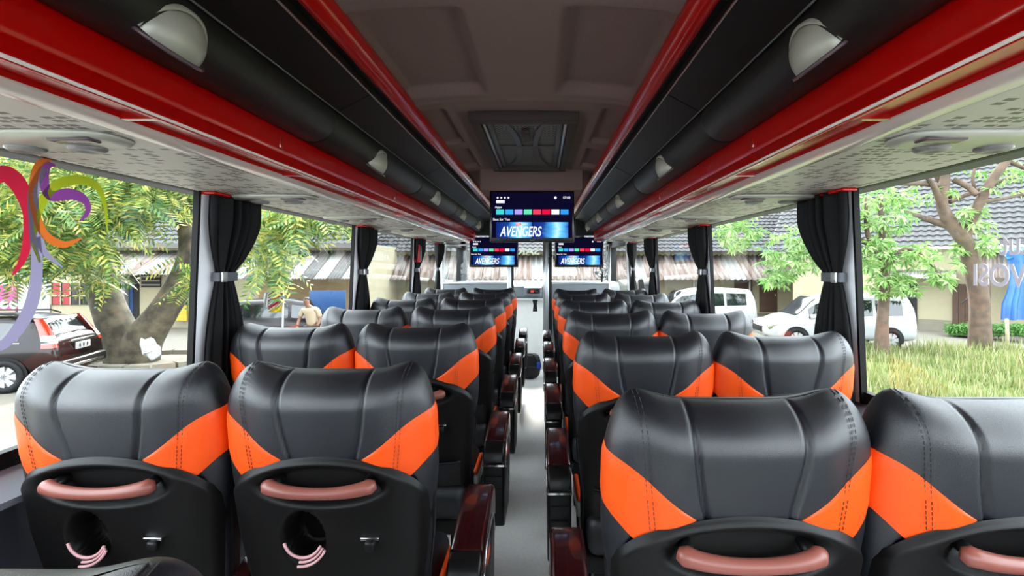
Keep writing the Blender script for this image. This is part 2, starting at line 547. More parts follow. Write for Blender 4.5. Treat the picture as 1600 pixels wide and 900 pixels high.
# ================================================================== LUGGAGE RACKS
RY0, RY1 = -0.9, 5.65
ORDW = ['first', 'second', 'third', 'fourth', 'fifth', 'sixth']
RC, RR = (0.618, 1.772), 0.072
LAMPS = {-1: [0.89, 1.98, 3.05, 4.10, 5.10], 1: [0.94, 2.07, 3.2, 4.3, 5.35]}
CONS = [1.05, 1.95, 2.78, 3.58, 4.38, 5.18]
for sgn, side in ((-1, 'left'), (1, 'right')):
    rk = thing('luggage_rack', 'black and red overhead luggage rack along the %s windows' % side, 'luggage rack', (sgn * .8, 2.4, 1.592), 0, 'overhead racks')
    S = lambda poly: [(sgn * x, z) for x, z in poly]
    # red tube beside the ceiling
    tb = [(0.418 + 0.034 * math.cos(t), 1.902 + 0.034 * math.sin(t)) for t in np.linspace(0, 2 * PI, 25)[:-1]]
    grid('red_tube', [[(sgn * x, y, z) for x, z in tb] for y in (RY0, RY1)], M['red'], rk, cv=True)
    box('upper_filler', sgn * .43, sgn * .5, RY0, RY1, 1.87, 2.0, M['blackpanel'], rk)
    # black hatch panel, one flap per bay
    yb = [RY0, 0.42, 1.54, 2.66, 3.78, 4.9, RY1]
    for i in range(len(yb) - 1):
        prism('hatch_flap', S([(.446, 1.868), (.446, 1.846), (.545, 1.792), (.56, 1.80), (.56, 1.83)]), 'y', yb[i] + .003, yb[i + 1] - .003, M['blackpanel'], rk)
    box('edge_bead', sgn * .4435, sgn * .447, RY0, RY1, 1.8435, 1.847, M['alu'], rk)
    box('edge_bead', sgn * .5415, sgn * .5445, RY0, RY1, 1.791, 1.794, M['alu'], rk)
    tube('face_bead', [(sgn * .6365, RY0, 1.6045), (sgn * .6365, RY1 - .12, 1.6045)], .0032, M['cream'], rk, 8)
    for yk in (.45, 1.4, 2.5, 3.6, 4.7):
        box('rib_glint', sgn * .645, sgn * .651, yk, yk + .012, 1.652, 1.682, M['redstrip'], rk, .002)  # small boxes stand in for reflections of the ribs on the fascia
    # padded roll with joints
    cir = [(RC[0] + RR * math.cos(t), RC[1] + RR * math.sin(t)) for t in np.linspace(0, 2 * PI, 33)[:-1]]
    for i in range(len(yb) - 1):
        yy = [yb[i] + .002, yb[i] + .006, yb[i] + .014, yb[i + 1] - .014, yb[i + 1] - .006, yb[i + 1] - .002]
        rr = [.93, .975, 1, 1, .975, .93]
        grid('padded_roll', [[(sgn * (RC[0] + (x - RC[0]) * k), y, RC[1] + (z - RC[1]) * k) for x, z in cir] for y, k in zip(yy, rr)], M['roll'], rk, cv=True, caps=True)
    # red fascia (curved face, lower groove)
    face = smoothline([(.70, 1.76), (.66, 1.725), (.647, 1.69), (.650, 1.642)], 4) + [(.6515, 1.640)] + smoothline([(.649, 1.637), (.640, 1.617), (.636, 1.607), (.640, 1.601), (.650, 1.601)], 4) + [(.662, 1.613), (.712, 1.613), (.716, 1.605)]
    back = [(.76, 1.625), (.76, 1.76)]
    pr = prism('red_fascia', S(face + back), 'y', RY0, RY1 - .12, M['red'], rk)
    pr.data.polygons.foreach_set('use_smooth', [True] * len(pr.data.polygons)); pr.data.set_sharp_from_angle(angle=math.radians(35))
    for k in range(9):
        yk = 0.35 + k * 0.6
        if yk < RY1 - .2:
            box('groove_rib', sgn * .645, sgn * .715, yk, yk + .012, 1.602, 1.616, M['redstrip'], rk)
    # moulded lip between fascia and panel; cream colour imitates window reflections on glossy red
    lip = smoothline([(.714, 1.612), (.722, 1.600), (.742, 1.592), (.762, 1.591), (.770, 1.596)], 5)
    pr = prism('lip', S(lip + [(.77, 1.625), (.72, 1.625)]), 'y', RY0, RY1, M['cream'], rk)
    pr.data.polygons.foreach_set('use_smooth', [True] * len(pr.data.polygons)); pr.data.set_sharp_from_angle(angle=math.radians(35))
    box('seam', sgn * .7695, sgn * .774, RY0, RY1, 1.594, 1.6, M['rubber'], rk)
    # perforated underside
    prism('underside_panel', S([(.772, 1.594), (1.135, 1.592), (1.135, 1.61), (.772, 1.61)]), 'y', RY0, RY1, M['pallet'], rk)
    # rounded front end of the rack
    end = [(.772 + .18 * math.sin(t), RY1 + .12 * math.cos(t)) for t in np.linspace(0, PI / 2, 8)]
    prism('end_cap', [(sgn * .64, RY1 - .12), (sgn * .66, RY1 - .04), (sgn * .72, RY1 + .02), (sgn * .80, RY1 + .05), (sgn * 1.13, RY1 + .06), (sgn * 1.13, RY1 - .12)][::1], 'z', 1.598, 1.76, M['red'], rk, 0.01)
    prism('back_board', S([(.55, 1.9), (1.2, 1.9), (1.2, 1.93), (.5, 2.0)]), 'y', RY0, RY1, M['blackpanel'], rk)
    box('end_board', sgn * .45, sgn * 1.18, RY1 - .02, RY1 + .01, 1.66, 1.93, M['blackpanel'], rk)

    # dome reading lamps on the roll
    n = Vector((-sgn * 0.80, 0, -0.60)); tu = Vector((-sgn * 0.60, 0, 0.80))
    for k, yl in enumerate(LAMPS[sgn]):
        c = Vector((sgn * RC[0], yl, RC[1])) + n * (RR - 0.012) - tu * 0.022
        d = thing('dome_lamp', 'silver half-dome lamp on the %s padded roll, %s from the camera' % (side, ORDW[k]), 'lamp', c, 0, 'half-dome lamps on the rolls')
        Yv = Vector((0, 1, 0))
        def sph(ry, ru, rn, ps, off=Vector()):
            return [[c + off + Yv * (ry * math.cos(a)) + tu * (ru * math.sin(a) * math.cos(b)) + n * (rn * math.sin(a) * math.sin(b)) for b in ps] for a in np.linspace(0, PI, 21)]
        pss = np.linspace(-0.35, PI / 2 + 0.12, 10)
        grid('dome', sph(.07, .062, .046, pss), M['dome'], d)
        grid('rim', [[c + Yv * (r * math.cos(a)) + tu * (r * .9 * math.sin(a)) + n * h for r, h in ((.076, -.01), (.077, .006), (.073, .011), (.069, .008), (.068, -.01))] for a in np.linspace(0, PI, 24)], M['dome'], d)
        L = sph(.068, .06, .045, [PI / 2 + 0.1], -tu * .001)
        pts = [r[0] for r in L]
        cc = c + n * .0
        v = [c] + pts
        mesh('lens', v, [(0, i, i + 1) for i in range(1, len(pts))], M['lens'], d, False)
        a = c + n * .05 - Yv * .075 - tu * .006; 
        rim = [c + Yv * (.074 * math.cos(q)) + n * (.055 * math.sin(q)) - tu * .007 for q in np.linspace(0, PI, 16)]
        tube('lens_rim', rim, .004, M['lens'], d, 6)
    # reading light / air nozzle consoles
    for k, yc in enumerate(CONS):
        d = thing('air_console', 'pale air nozzle console under the %s rack, %s from the camera' % (side, ORDW[k]), 'air console', (sgn * .95, yc, 1.592), 0, 'air nozzle consoles')
        rc = []
        for i in range(28):
            t = 2 * PI * i / 28
            ex = 0.16 * math.copysign(abs(math.cos(t)) ** 0.6, math.cos(t)); ey = 0.07 * math.copysign(abs(math.sin(t)) ** 0.6, math.sin(t))
            rc.append((ex, ey))
        grid('housing', [[(sgn * .95 + x * q, yc + y * q, z) for x, y in rc] for q, z in ((1.0, 1.594), (1.0, 1.588), (.96, 1.582), (.85, 1.579), (.3, 1.578))], M['dome'], d, cv=True, caps=True)
        box('light_strip', sgn * .815, sgn * .90, yc - .055, yc - .02, 1.574, 1.582, M['lens'], d, .004)
        for q in (.89, 1.02):
            ring = [[(sgn * q + r * math.cos(t), yc + .03 + r * math.sin(t), z) for t in np.linspace(0, 2 * PI, 17)[:-1]] for r, z in ((.034, 1.582), (.034, 1.575), (.028, 1.570), (.018, 1.569), (.012, 1.573))]
            grid('nozzle', ring, M['nozzle'], d, cv=True, caps=True)

# ================================================================== CURTAINS
def curtain(sgn, yp, label):
    """gathered curtain tied back at a pillar"""
    t = thing('curtain', label, 'curtain', (sgn * 1.085, yp + .12, .80), 0, 'tied black curtains')
    W = [(1.588, yp - .02, yp + .27), (1.50, yp - .02, yp + .275), (1.42, yp - .005, yp + .25), (1.35, yp + .02, yp + .20), (1.305, yp + .04, yp + .145), (1.27, yp + .04, yp + .14), (1.22, yp + .025, yp + .16), (1.10, yp + .0, yp + .20), (.95, yp - .01, yp + .22), (.82, yp - .01, yp + .225)]
    W = smoothline(W, 5)
    P = []
    nf = 72
    for z, a, b in W:
        amp = (0.008 + 0.010 * min(1, abs(z - 1.287) / .2)) * (1 + .7 * sstep(1.3, 1.5, z))
        wid = (b - a)
        r = []
        for k in range(nf):
            s = k / (nf - 1)
            ph = s * 2 * PI * 4.5
            x = wall_u(z) - .032 - amp * math.sin(ph) - 0.3 * amp * math.sin(2.3 * ph + 1)
            r.append((sgn * x, a + wid * (s + 0.018 * math.sin(ph * 1.7)), z))
        P.append(r)
    o = grid('cloth', P, M['curtain'], t)
    md = o.modifiers.new('solid', 'SOLIDIFY'); md.thickness = .004
    tie = []
    for q in np.linspace(0, 2 * PI, 25)[:-1]:
        tie.append((sgn * (1.118 + .022 * math.copysign(abs(math.cos(q)) ** .6, math.cos(q))), yp + .09 + .062 * math.copysign(abs(math.sin(q)) ** .6, math.sin(q))))
    grid('tieback', [[(x, y, z) for x, y in tie] for z in (1.272, 1.305)], M['tie'], t, cv=True)
    box('tieback_buckle', sgn * (1.118 - .029), sgn * (1.118 - .022), yp + .03, yp + .06, 1.27, 1.307, M['alu'], t, .002)
    box('red_sheen_strip', sgn * 1.08, sgn * 1.13, yp - .03, yp + .29, 1.582, 1.592, M['red'], t, .003)  # red line of light along the window top, made as a solid strip
ordn = ['first', 'second', 'third', 'fourth']
for sgn, side in ((-1, 'left'), (1, 'right')):
    for i, yp in enumerate(PILL[:3] + [5.75]):
        curtain(sgn, yp + (.08 if sgn < 0 else 0), 'black curtain tied back at the %s %s window pillar from the camera' % (ordn[i], side))
hm = thing('hammer_case', 'red emergency hammer case on the third left window pillar', 'safety case', (-1.1, 4.86, 1.33))
box('case', -1.15, -1.085, 4.86, 4.93, 1.36, 1.53, M['hammer'], hm, .012)
box('case_cover', -1.083, -1.078, 4.868, 4.922, 1.37, 1.52, M['tie'], hm, .002)

# ================================================================== SEATS
ZT = 1.096
TAN = math.tan(math.radians(9))
def seat_a(z):
    pts = ((.30, .20), (.55, .205), (.75, .222), (.88, .233), (.98, .231), (1.06, .224), (1.2, .218))
    for (z0, a0), (z1, a1) in zip(pts, pts[1:]):
        if z <= z1:
            t = max(0, (z - z0) / (z1 - z0)); t = t * t * (3 - 2 * t)
            return a0 + (a1 - a0) * t
    return pts[-1][1]
NB = 2.7
def seat_dims(z):
    """half width, half depth, centre y at nominal height z (top = ZT)"""
    q = max(0.0, (z - (ZT - .085)) / .085); q = min(q, 1)
    a = seat_a(z) - .05 * (1 - math.sqrt(1 - q * q))
    B = .085 if z > .75 else .085 - .027 * min(1, (.75 - z) / .3)
    q2 = max(0.0, min(1, (z - (ZT - .075)) / .075))
    b = max(B * math.sqrt(1 - q2 * q2), .0005)
    cy = .085 - TAN * (z - 1.0) + .018 * q2 * q2
    return a, b, cy
def lift(x, z):
    s = abs(x) / .225
    w = sstep(.80, 1.08, z)
    return w * (.018 * math.exp(-((s - .80) / .24) ** 2) - .003)
def seam_x(z):
    t = min(1, max(0, (z - .90) / .21))
    return .066 + .026 * t + .008 * math.sin(t * PI)
def stitch_x(z):
    t = min(1, max(0, (z - .84) / .27))
    return .150 + .034 * t - .008 * t * t
def rear_pt(x, z, off=0.0, pits=True):
    """point on the rear surface at (x, nominal z), moved outwards by off"""
    a, b, cy = seat_dims(z)
    s = min(.9999, abs(x) / a)
    y = cy - b * (1 - s ** NB) ** (1 / NB)
    d = 0.0
    if z > .86 and pits:
        e = abs(x) - seam_x(z)
        d -= .010 * math.exp(-(e / .0045) ** 2)
        d += .004 * math.exp(-(x / .06) ** 2) + .004 * math.exp(-((abs(x) - .125) / .03) ** 2)
        d -= .0016 * math.exp(-((abs(x) - stitch_x(z)) / .004) ** 2)
    k = (1 - s ** NB)
    return Vector((x + math.copysign((d + off) * (1 - k) ** 2, x), y - (d + off) * max(.15, k ** .3), z + lift(x, z)))

def build_seat(name):
    t = thing(name, 'coach seat', 'seat')
    # backrest: closed loft of horizontal rings
    zs = np.concatenate([np.linspace(.36, .80, 12), np.linspace(.82, ZT - .09, 26), ZT - .085 + .085 * np.sin(np.linspace(0, PI / 2, 22))])
    P = []
    for z in zs:
        a, b, cy = seat_dims(z)
        ring = []
        for k in range(151):
            g = -1 + 2 * k / 150
            x = a * math.copysign(1 - (1 - abs(g)) ** 1.5, g)
            pt = rear_pt(x, z)
            pt.y += .078 * (1 - sstep(.893, .914, z + .065 * (abs(x) / .226) ** 1.9)) * (1 - sstep(.165, .2, abs(x)))   # hollow behind the shell
            ring.append(pt)
        for k in range(1, 40):
            th = PI * k / 40
            c, s = math.cos(th), math.sin(th)
            x = a * math.copysign(abs(c) ** (2 / NB), c)
            y = cy + b * abs(s) ** (2 / NB)
            ring.append(Vector((x, y, z + lift(x, z))))
        P.append(ring)
    grid('backrest', P, M['leather'], t, cv=True, world=False)
    # orange side wedges wrapped over the backrest
    for sg in (-1, 1):
        P = []
        for i in range(45):
            p = i / 44
            front = max(0.0, (p - .72) / .28)
            pp = min(p, .72) / .72
            xx = .086 + (.2325 - .086) * (1 - (1 - pp) ** 1.35)
            s = (xx - .086) / .1465
            zh = .913 + .100 * s ** 1.05 + .012 * front
            zl = .913 - .003 * s - .065 * ((xx / .226) ** 1.9 - (.086 / .226) ** 1.9) - .014 * min(1, 4 * s)
            if s > .66: zl += .075 * ((s - .66) / .34) ** 1.1
            zl += .05 * front
            row = []
            for j in range(13):
                q = j / 12
                z = zl + (zh - zl) * q
                ed = .0022 * min(1, 6 * q, 6 * (1 - q)) + .0006 if 0 < i < 44 else .0004
                if not front:
                    pt = rear_pt(min(xx, seat_a(z) * .9995), z, ed)
                else:
                    a, b, cy = seat_dims(z)
                    th = front * .95
                    pt = Vector((a * math.cos(th) ** (2 / NB) + ed, cy + (b + ed) * math.sin(th) ** (2 / NB), z + lift(a, z)))
                row.append(Vector((sg * pt.x, pt.y, pt.z)))
            P.append(row)
        grid('orange_wedge', P, M['orange'], t, world=False)
        # double stitching
        V, Fc = [], []
        for off in (-.004, .004):
            zz = np.arange(.845, 1.095, .0085)
            for z in zz:
                pts = [rear_pt(stitch_x(h) + off, h, .0022 if z > .93 else .0042, True) for h in (z, z + .0052)]
                pts = [Vector((sg * p.x, p.y, p.z)) for p in pts]
                v, f = tube_geo(pts, .0007, 4)
                o = len(V); V += v; Fc += [tuple(i + o for i in q) for q in f]
        st = mesh('stitching', V, Fc, M['thread'], t, False, False)
    # plastic back shell
    P = []
    zb = .42
    NI, NJ = 91, 84
    def shell_pt(p, q, extra=0.0):
        z0 = .922 - .065 * abs(p) ** 1.9 - .05 * abs(p) ** 9
        z = zb + (z0 - zb) * q
        w = .195 + .032 * sstep(.45, .80, z)
        x = p * w
        base = rear_pt(min(abs(x), seat_a(z) * .985), z, 0, False)
        y = base.y - .016 - extra
        y += .024 * sstep(.90, 1.0, abs(p)) + .012 * sstep(.965, 1.0, q)
        y += .03 * (1 - sstep(0, .05, q))
        # handle recess
        r = math.hypot(x / .152, (z - .858) / .048)
        y += .036 * (1 - sstep(.62, 1.0, r))
        y -= .0015 * math.exp(-((r - 1.08) / .09) ** 2)
        # cord pocket
        r = math.hypot((x + .045) / .05, (z - .735) / .068)
        y += .075 * (1 - sstep(.70, 1.0, r))
        return Vector((x, y, z))
    for i in range(NI):
        p = -1 + 2 * i / (NI - 1)
        P.append([shell_pt(p, j / (NJ - 1)) for j in range(NJ)])
    grid('back_shell', P, M['shell'], t, world=False)
    # grab handle
    hp, hr = [], []
    for k in range(25):
        s = -1 + 2 * k / 24
        x = .118 * s
        y0 = rear_pt(abs(x), .858, 0, False).y
        hp.append((x, y0 - .030 + .012 * s ** 6 , .862 - .013 * (1 - s * s)))
        hr.append(.0125 + .004 * s ** 2 if abs(s) < .9 else (.0165 if abs(s) < .97 else .010))
    tube('grab_handle', hp, hr, M['handle'], t, 14, world=False)
    for s in (-1, 1):
        y0 = rear_pt(.1, .858, 0, False).y
        tube('handle_mount', [(s * .100, y0 - .02, .860), (s * .100, y0 + .03, .866)], .011, M['shell2'], t, 8, world=False)
    # cords across the pocket
    yb = rear_pt(.03, .72, 0, False).y - .016
    V = []
    for k, (dx, r, z0) in enumerate(((0, .042, .738), (.008, .050, .740), (.016, .058, .742))):
        a0 = -1.3 if k == 0 else -.1
        pts = [(-.045 + r * math.sin(q), yb - .004 - .006 * k, z0 - r * 1.02 * math.cos(q)) for q in np.linspace(a0, 1.15, 12)]
        V.append((pts, .0028 if k else .0034))
    for pts, r in V:
        tube('pocket_cord', pts, r, M['cord'], t, 6, world=False)
    # bag hook
    yh = rear_pt(.1, .735, 0, False).y - .017
    hk = box('bag_hook', .082, .122, yh - .010, yh + .004, .735, .742, M['chrome'], t, .002, world=False)
    box('hook_body', .092, .114, yh - .016, yh + .004, .713, .735, M['shell2'], hk, .005, world=False)
    # net pocket
    P = []
    for i in range(25):
        s = -1 + 2 * i / 24
        P.append([Vector((.165 * s, rear_pt(abs(.165 * s), z, 0, False).y - .022 - .012 * (1 - s * s) * (z - .44) / .14, z)) for z in np.linspace(.445, .585, 7)])
    np_ = grid('net_pocket', P, M['net'], t, world=False)
    tube('pocket_hem', [r[-1] for r in P], .004, M['shell2'], np_, 6, world=False)
    tube('shell_edge', [(x, rear_pt(abs(x), .43, 0, False).y - .014, .428) for x in np.linspace(-.18, .18, 9)], .005, M['chrome'], t, 6, world=False)
    # cushion with orange and white side strips
    box('seat_cushion', -.185, .185, .06, .56, .36, .49, M['leather'], t, .035, 4, world=False)
    for s in (-1, 1):
        box('cushion_strip', s * .187, s * .209, .28, .50, .448, .47, M['orange'], t, .01, world=False)
        box('cushion_side', s * .188, s * .208, .28, .50, .39, .447, M['white_leather'], t, .008, world=False)
    box('seat_pan', -.19, .19, .08, .54, .30, .36, M['shell2'], t, .01, world=False)
    for s in (-1, 1):
        prism('leg', [(.14, 0), (.20, 0), (.24, .30), (.12, .30)], 'x', s * .14 - .02, s * .14 + .02, M['shell2'], t, .006, world=False)
        prism('leg', [(.40, 0), (.46, 0), (.50, .30), (.38, .30)], 'x', s * .14 - .02, s * .14 + .02, M['shell2'], t, .006, world=False)
    prism('footrest_bar', [(.0, .20), (.02, .18), (.06, .18), (.06, .22), (.02, .22)], 'x', -.17, .17, M['shell2'], t, .006, world=False)
    return t

def add_armrest(t, xc, w, outer, dy):
    """wide aisle armrest centred at local x = xc"""
    top = smoothline([(.075, .590), (.090, .612), (.15, .640), (.28, .664), (.40, .668), (.450, .655), (.475, .615), (.478, .56)], 4)
    low = [(.470, .545), (.40, .570), (.25, .575), (.09, .562), (.076, .568)]
    cap = prism('armrest_cap', [(y, z) for y, z in top if y > .115 or z > .64] + low[:-2] + [(.120, .565)], 'x', xc - w, xc + w, M['wood'], t, .014, 3, world=False)
    nose = prism('armrest_nose', [(.070, .568), (.074, .592), (.088, .611), (.124, .630), (.124, .562), (.078, .559)], 'x', xc - w * .97, xc + w * .97, M['shell2'], t, .010, 3, world=False)
    prism('armrest_trim', [(.066, .551), (.066, .558), (.30, .570), (.30, .563)], 'x', xc - w * 1.01, xc + w * 1.01, M['chrome'], t, .002, world=False)
    body = prism('armrest_body', [(.072, .553), (.072, .36), (.09, .31), (.14, .285), (.38, .27), (.445, .36), (.472, .52), (.47, .545), (.40, .568), (.25, .566)], 'x', xc - w * .96, xc + w * .96, M['shell2'], t, .010, 3, world=False)
    for zz in (.51, .46, .41):
        box('body_groove', xc - w * .7, xc + w * .7, 0.0665, .073, zz, zz + .0025, M['shell'], body, world=False)
    arc = [(xc + outer * (w * .97), .30 + .15 * math.cos(q), .49 + .13 * math.sin(q)) for q in np.linspace(.2, PI - .2, 14)]
    tube('side_bead', arc, .003, M['chrome'], t, 6, world=False)
    ov = [(xc + outer * (w * .975), .27 + .05 * math.cos(q), .54 + .014 * math.sin(q)) for q in np.linspace(0, 2 * PI, 17)[:-1]]
    mesh('oval_glint', ov, [tuple(range(16))], M['orange'], t, False, False)  # orange oval imitates a reflection on the chrome side trim
    for c in t.children:
        if c.name.split('.')[0] in ('armrest_cap', 'armrest_nose', 'armrest_trim', 'armrest_body', 'side_bead', 'oval_glint'):
            c.location.y = dy

def add_mid_armrest(t, xc):
    prof = smoothline([(.10, .57), (.12, .60), (.20, .625), (.36, .632), (.42, .615), (.43, .585)], 4)
    prism('middle_armrest', prof + [(.38, .57), (.20, .565)], 'x', xc - .018, xc + .018, M['wood'], t, .006, world=False)
    prism('middle_armrest_support', [(.12, .565), (.12, .36), (.24, .36), (.22, .565)], 'x', xc - .013, xc + .013, M['shell2'], t, .004, world=False)

proto_w = build_seat('coach_seat')            # window seat
proto_l = copy_tree(proto_w)                  # left aisle seat
add_armrest(proto_l, .288, .0425, 1, .045); add_mid_armrest(proto_l, -.235)
proto_r = copy_tree(proto_w)
add_armrest(proto_r, -.278, .0425, -1, .045); add_mid_armrest(proto_r, .235)
used = {}
rows = ['nearest', 'second', 'third', 'fourth', 'fifth', 'sixth', 'frontmost']
def place(proto, key, x, y, label, rz=0.0):
    o = proto if key not in used else copy_tree(proto)
    used[key] = 1
    o.location = (x, y, 0); o.rotation_euler = (0, 0, rz)
    o['label'] = label; o['category'] = 'seat'; o['group'] = 'black and orange coach seats'
    return o
LY = [1.085 + .785 * i for i in range(6)]
RYs = [.825 + .80 * i for i in range(6)]
for i in range(6):
    rname = ['nearest', 'second', 'third', 'fourth', 'fifth', 'frontmost'][i]
    place(proto_l, 'l', -.406, LY[i], 'black and orange seat, left of the aisle, %s full row from the camera' % rname)
    place(proto_w, 'w', -.876, LY[i], 'black and orange seat beside the left windows, %s full row from the camera' % rname)
    place(proto_r, 'r', .408, RYs[i], 'black and orange seat, right of the aisle, %s row from the camera' % rname)
    place(proto_w, 'w', .868, RYs[i], 'black and orange seat beside the right windows, %s row from the camera' % rname)
place(proto_l, 'l', -.396, .29, 'dark headrest top of a coach seat at the bottom left edge of the picture')

# ================================================================== TELEVISIONS
ICO = emis('screen_white', (0.85, 0.87, 0.95, 1), .62)
def screen_bg():
    m = emis('screen_dark', (.002, .0015, .010, 1), 1.0)
    return m
SBG = screen_bg()
def banner_mat():
    m = emis('screen_banner', (.1, .4, 1, 1), .62)
    t = NT(m)
    e = [n for n in m.node_tree.nodes if n.type == 'EMISSION'][0]
    tc = t.n('ShaderNodeTexCoord'); sp = t.n('ShaderNodeSeparateXYZ'); t.l(tc.outputs['Generated'], sp.inputs[0])
    ns = t.n('ShaderNodeTexNoise'); ns.inputs['Scale'].default_value = 3.0; t.l(tc.outputs['Generated'], ns.inputs[0])
    r = t.n('ShaderNodeValToRGB')
    e2 = r.color_ramp.elements
    for p, c in ((0, (.004, .02, .16, 1)), (.28, (.01, .04, .25, 1)), (.5, (.08, .42, .85, 1)), (.68, (.45, .8, .95, 1)), (.8, (.12, .5, .85, 1)), (1, (.01, .06, .4, 1))):
        el = e2.new(p) if p not in (0, 1) else e2[0 if p == 0 else -1]
        el.color = c
    x = t.math('ADD', sp.outputs[0], t.math('MULTIPLY', t.math('SUBTRACT', ns.outputs[0], .5), .25))
    t.l(x, r.inputs[0]); t.l(r.outputs[0], e.inputs[0])
    return m
BAN = banner_mat()
TILES = [emis('app_tile_%d' % i, srgb(*c), .58) for i, c in enumerate(((60, 205, 205), (50, 160, 235), (170, 150, 240), (95, 220, 170), (235, 60, 90), (225, 15, 60), (235, 235, 240), (45, 150, 230)))]
REDT = emis('screen_red', srgb(215, 25, 50), .6)
def tv(cx, yf, ztop, w, label, drop):
    h = w * .607
    t = thing('television', label, 'television', (cx, yf + .02, ztop - h), 0, 'ceiling televisions')
    x0, x1, z1, z0 = cx - w / 2, cx + w / 2, ztop, ztop - h
    box('case', x0, x1, yf, yf + .035, z0, z1, M['tvcase'], t, .004)
    box('rear_housing', x0 + .06, x1 - .06, yf + .034, yf + .07, z0 + .05, z1 - .03, M['tvcase'], t, .01)
    sx0, sx1, sz0, sz1 = x0 + .012 * w / .52, x1 - .012 * w / .52, z0 + .026 * w / .52, z1 - .010 * w / .52
    y = yf - .0006
    def q(name, a, b, c, d, m, k=0.0, par=None):
        X0, X1 = sx0 + a * (sx1 - sx0), sx0 + b * (sx1 - sx0)
        Za, Zb = sz1 - c * (sz1 - sz0), sz1 - d * (sz1 - sz0)
        return mesh(name, [(X0, y - k, Zb), (X1, y - k, Zb), (X1, y - k, Za), (X0, y - k, Za)], [(0, 1, 2, 3)], m, par, False)
    s = q('screen', 0, 1, 0, 1, SBG, 0, t)
    for i in range(8):
        a = .055 + i * .1142
        q('app_tile', a, a + .098, .375, .485, TILES[i], .0006, s)
    q('banner', .055, .50, .655, 1.0, BAN, .0006, s).name = 'banner'
    q('banner', .512, .95, .655, 1.0, BAN, .0006, s)
    q('search_pill', .055, .16, .175, .235, ICO, .0006, s)
    q('studio_tag', .295, .365, .67, .725, REDT, .0012, s)
    sc = (sx1 - sx0)
    def tx(name, body, a, c, size, shear=0, bold=0, width=None, m=ICO, k=.0014):
        p = Matrix.Translation((sx0 + a * sc, y - k, sz1 - c * (sz1 - sz0))) @ Matrix.Rotation(PI / 2, 4, 'X')
        text(name, body, size * sc / .49, p, m, s, shear, bold, width * sc if width else None)
    tx('caption', 'Apps', .082, .325, .02)
    tx('caption', 'Best for You', .12, .595, .02)
    tx('title', 'AVENGERS', .355, .87, .085, .25, .0012, .52)
    tx('studio_caption', 'MARVEL', .33, .697, .017, 0, 0, .06, ICO, .002)
    tx('studio_caption', 'STUDIOS', .408, .697, .017, 0, 0, .07)
    tx('clock', '07:00', .93, .115, .02)
    for i in range(4):
        c = (sx0 + (.073 + i * .045) * sc, sz1 - .115 * (sz1 - sz0))
        r = .0055 * sc / .49
        mesh('icon', [(c[0] + r * math.cos(a), y - .0008, c[1] + r * math.sin(a)) for a in np.linspace(0, 2 * PI, 13)[:-1]], [tuple(range(12))], ICO, s, False)
    c = (sx0 + .79 * sc, sz1 - .115 * (sz1 - sz0)); r = .008 * sc / .49
    mesh('icon', [(c[0] + r * math.cos(a), y - .0008, c[1] + r * math.sin(a)) for a in np.linspace(0, 2 * PI, 13)[:-1]], [tuple(range(12))], ICO, s, False)
    box('badge', cx - .015, cx + .015, yf - .001, yf + .001, z0 + .009, z0 + .014, M['tie'], t)
    box('sensor', cx - .008, cx + .008, yf + .005, yf + .02, z0 - .004, z0, M['tvcase'], t)
    box('hanger', cx - .06, cx + .06, yf + .05, yf + .08, z1 - .12, drop, M['tvcase'], t, .004)
tv(.012, 3.165, 1.792, .522, 'large television hanging from the ceiling beam above the aisle', 1.795)
tv(-.465, 5.78, 1.645, .55, 'smaller-looking television above the front left seats, left of the aisle', 1.93)
tv(.50, 5.78, 1.645, .55, 'smaller-looking television above the front right seats, right of the aisle', 1.93)

# ================================================================== FRONT OF THE BUS
pt = thing('driver_partition', 'glazed partition with silver posts behind the driver area', 'partition', (0, 6.2, 0))
YP = 6.2
for x0, x1 in ((-.345, -.29), (.115, .165)):
    box('post', x0, x1, YP - .02, YP + .03, 0.0, 1.93, M['alu'], pt, .008)
for x0, x1 in ((-.29, -.262), (.165, .20)):
    box('post_cover', x0, x1, YP - .015, YP + .025, 0.0, 1.93, M['shell2'], pt, .004)
for a, b in ((-1.13, -.345), (.20, .90)):
    box('lower_panel', a, b, YP, YP + .02, 0.0, 1.105, M['dash'], pt)
    box('rail', a, b, YP - .012, YP + .028, 1.105, 1.13, M['alu'], pt, .006)
    box('rail', a, b, YP - .012, YP + .028, 1.57, 1.595, M['alu'], pt, .006)
    mesh('pane', [(a, YP + .01, 1.13), (b, YP + .01, 1.13), (b, YP + .01, 1.57), (a, YP + .01, 1.57)], [(0, 1, 2, 3)], M['partglass'], pt, False)
    e = a if abs(a) > .5 else b
    box('end_post', e - .015, e + .015, YP - .012, YP + .028, 0, 1.595, M['alu'], pt, .006)
tube('grab_rail', [(.105, 6.1, .35), (.105, 6.1, 1.93)], .014, M['alu'], pt, 10)
box('hinge_block', .168, .19, 6.165, 6.19, 1.35, 1.43, M['shell2'], pt, .003)

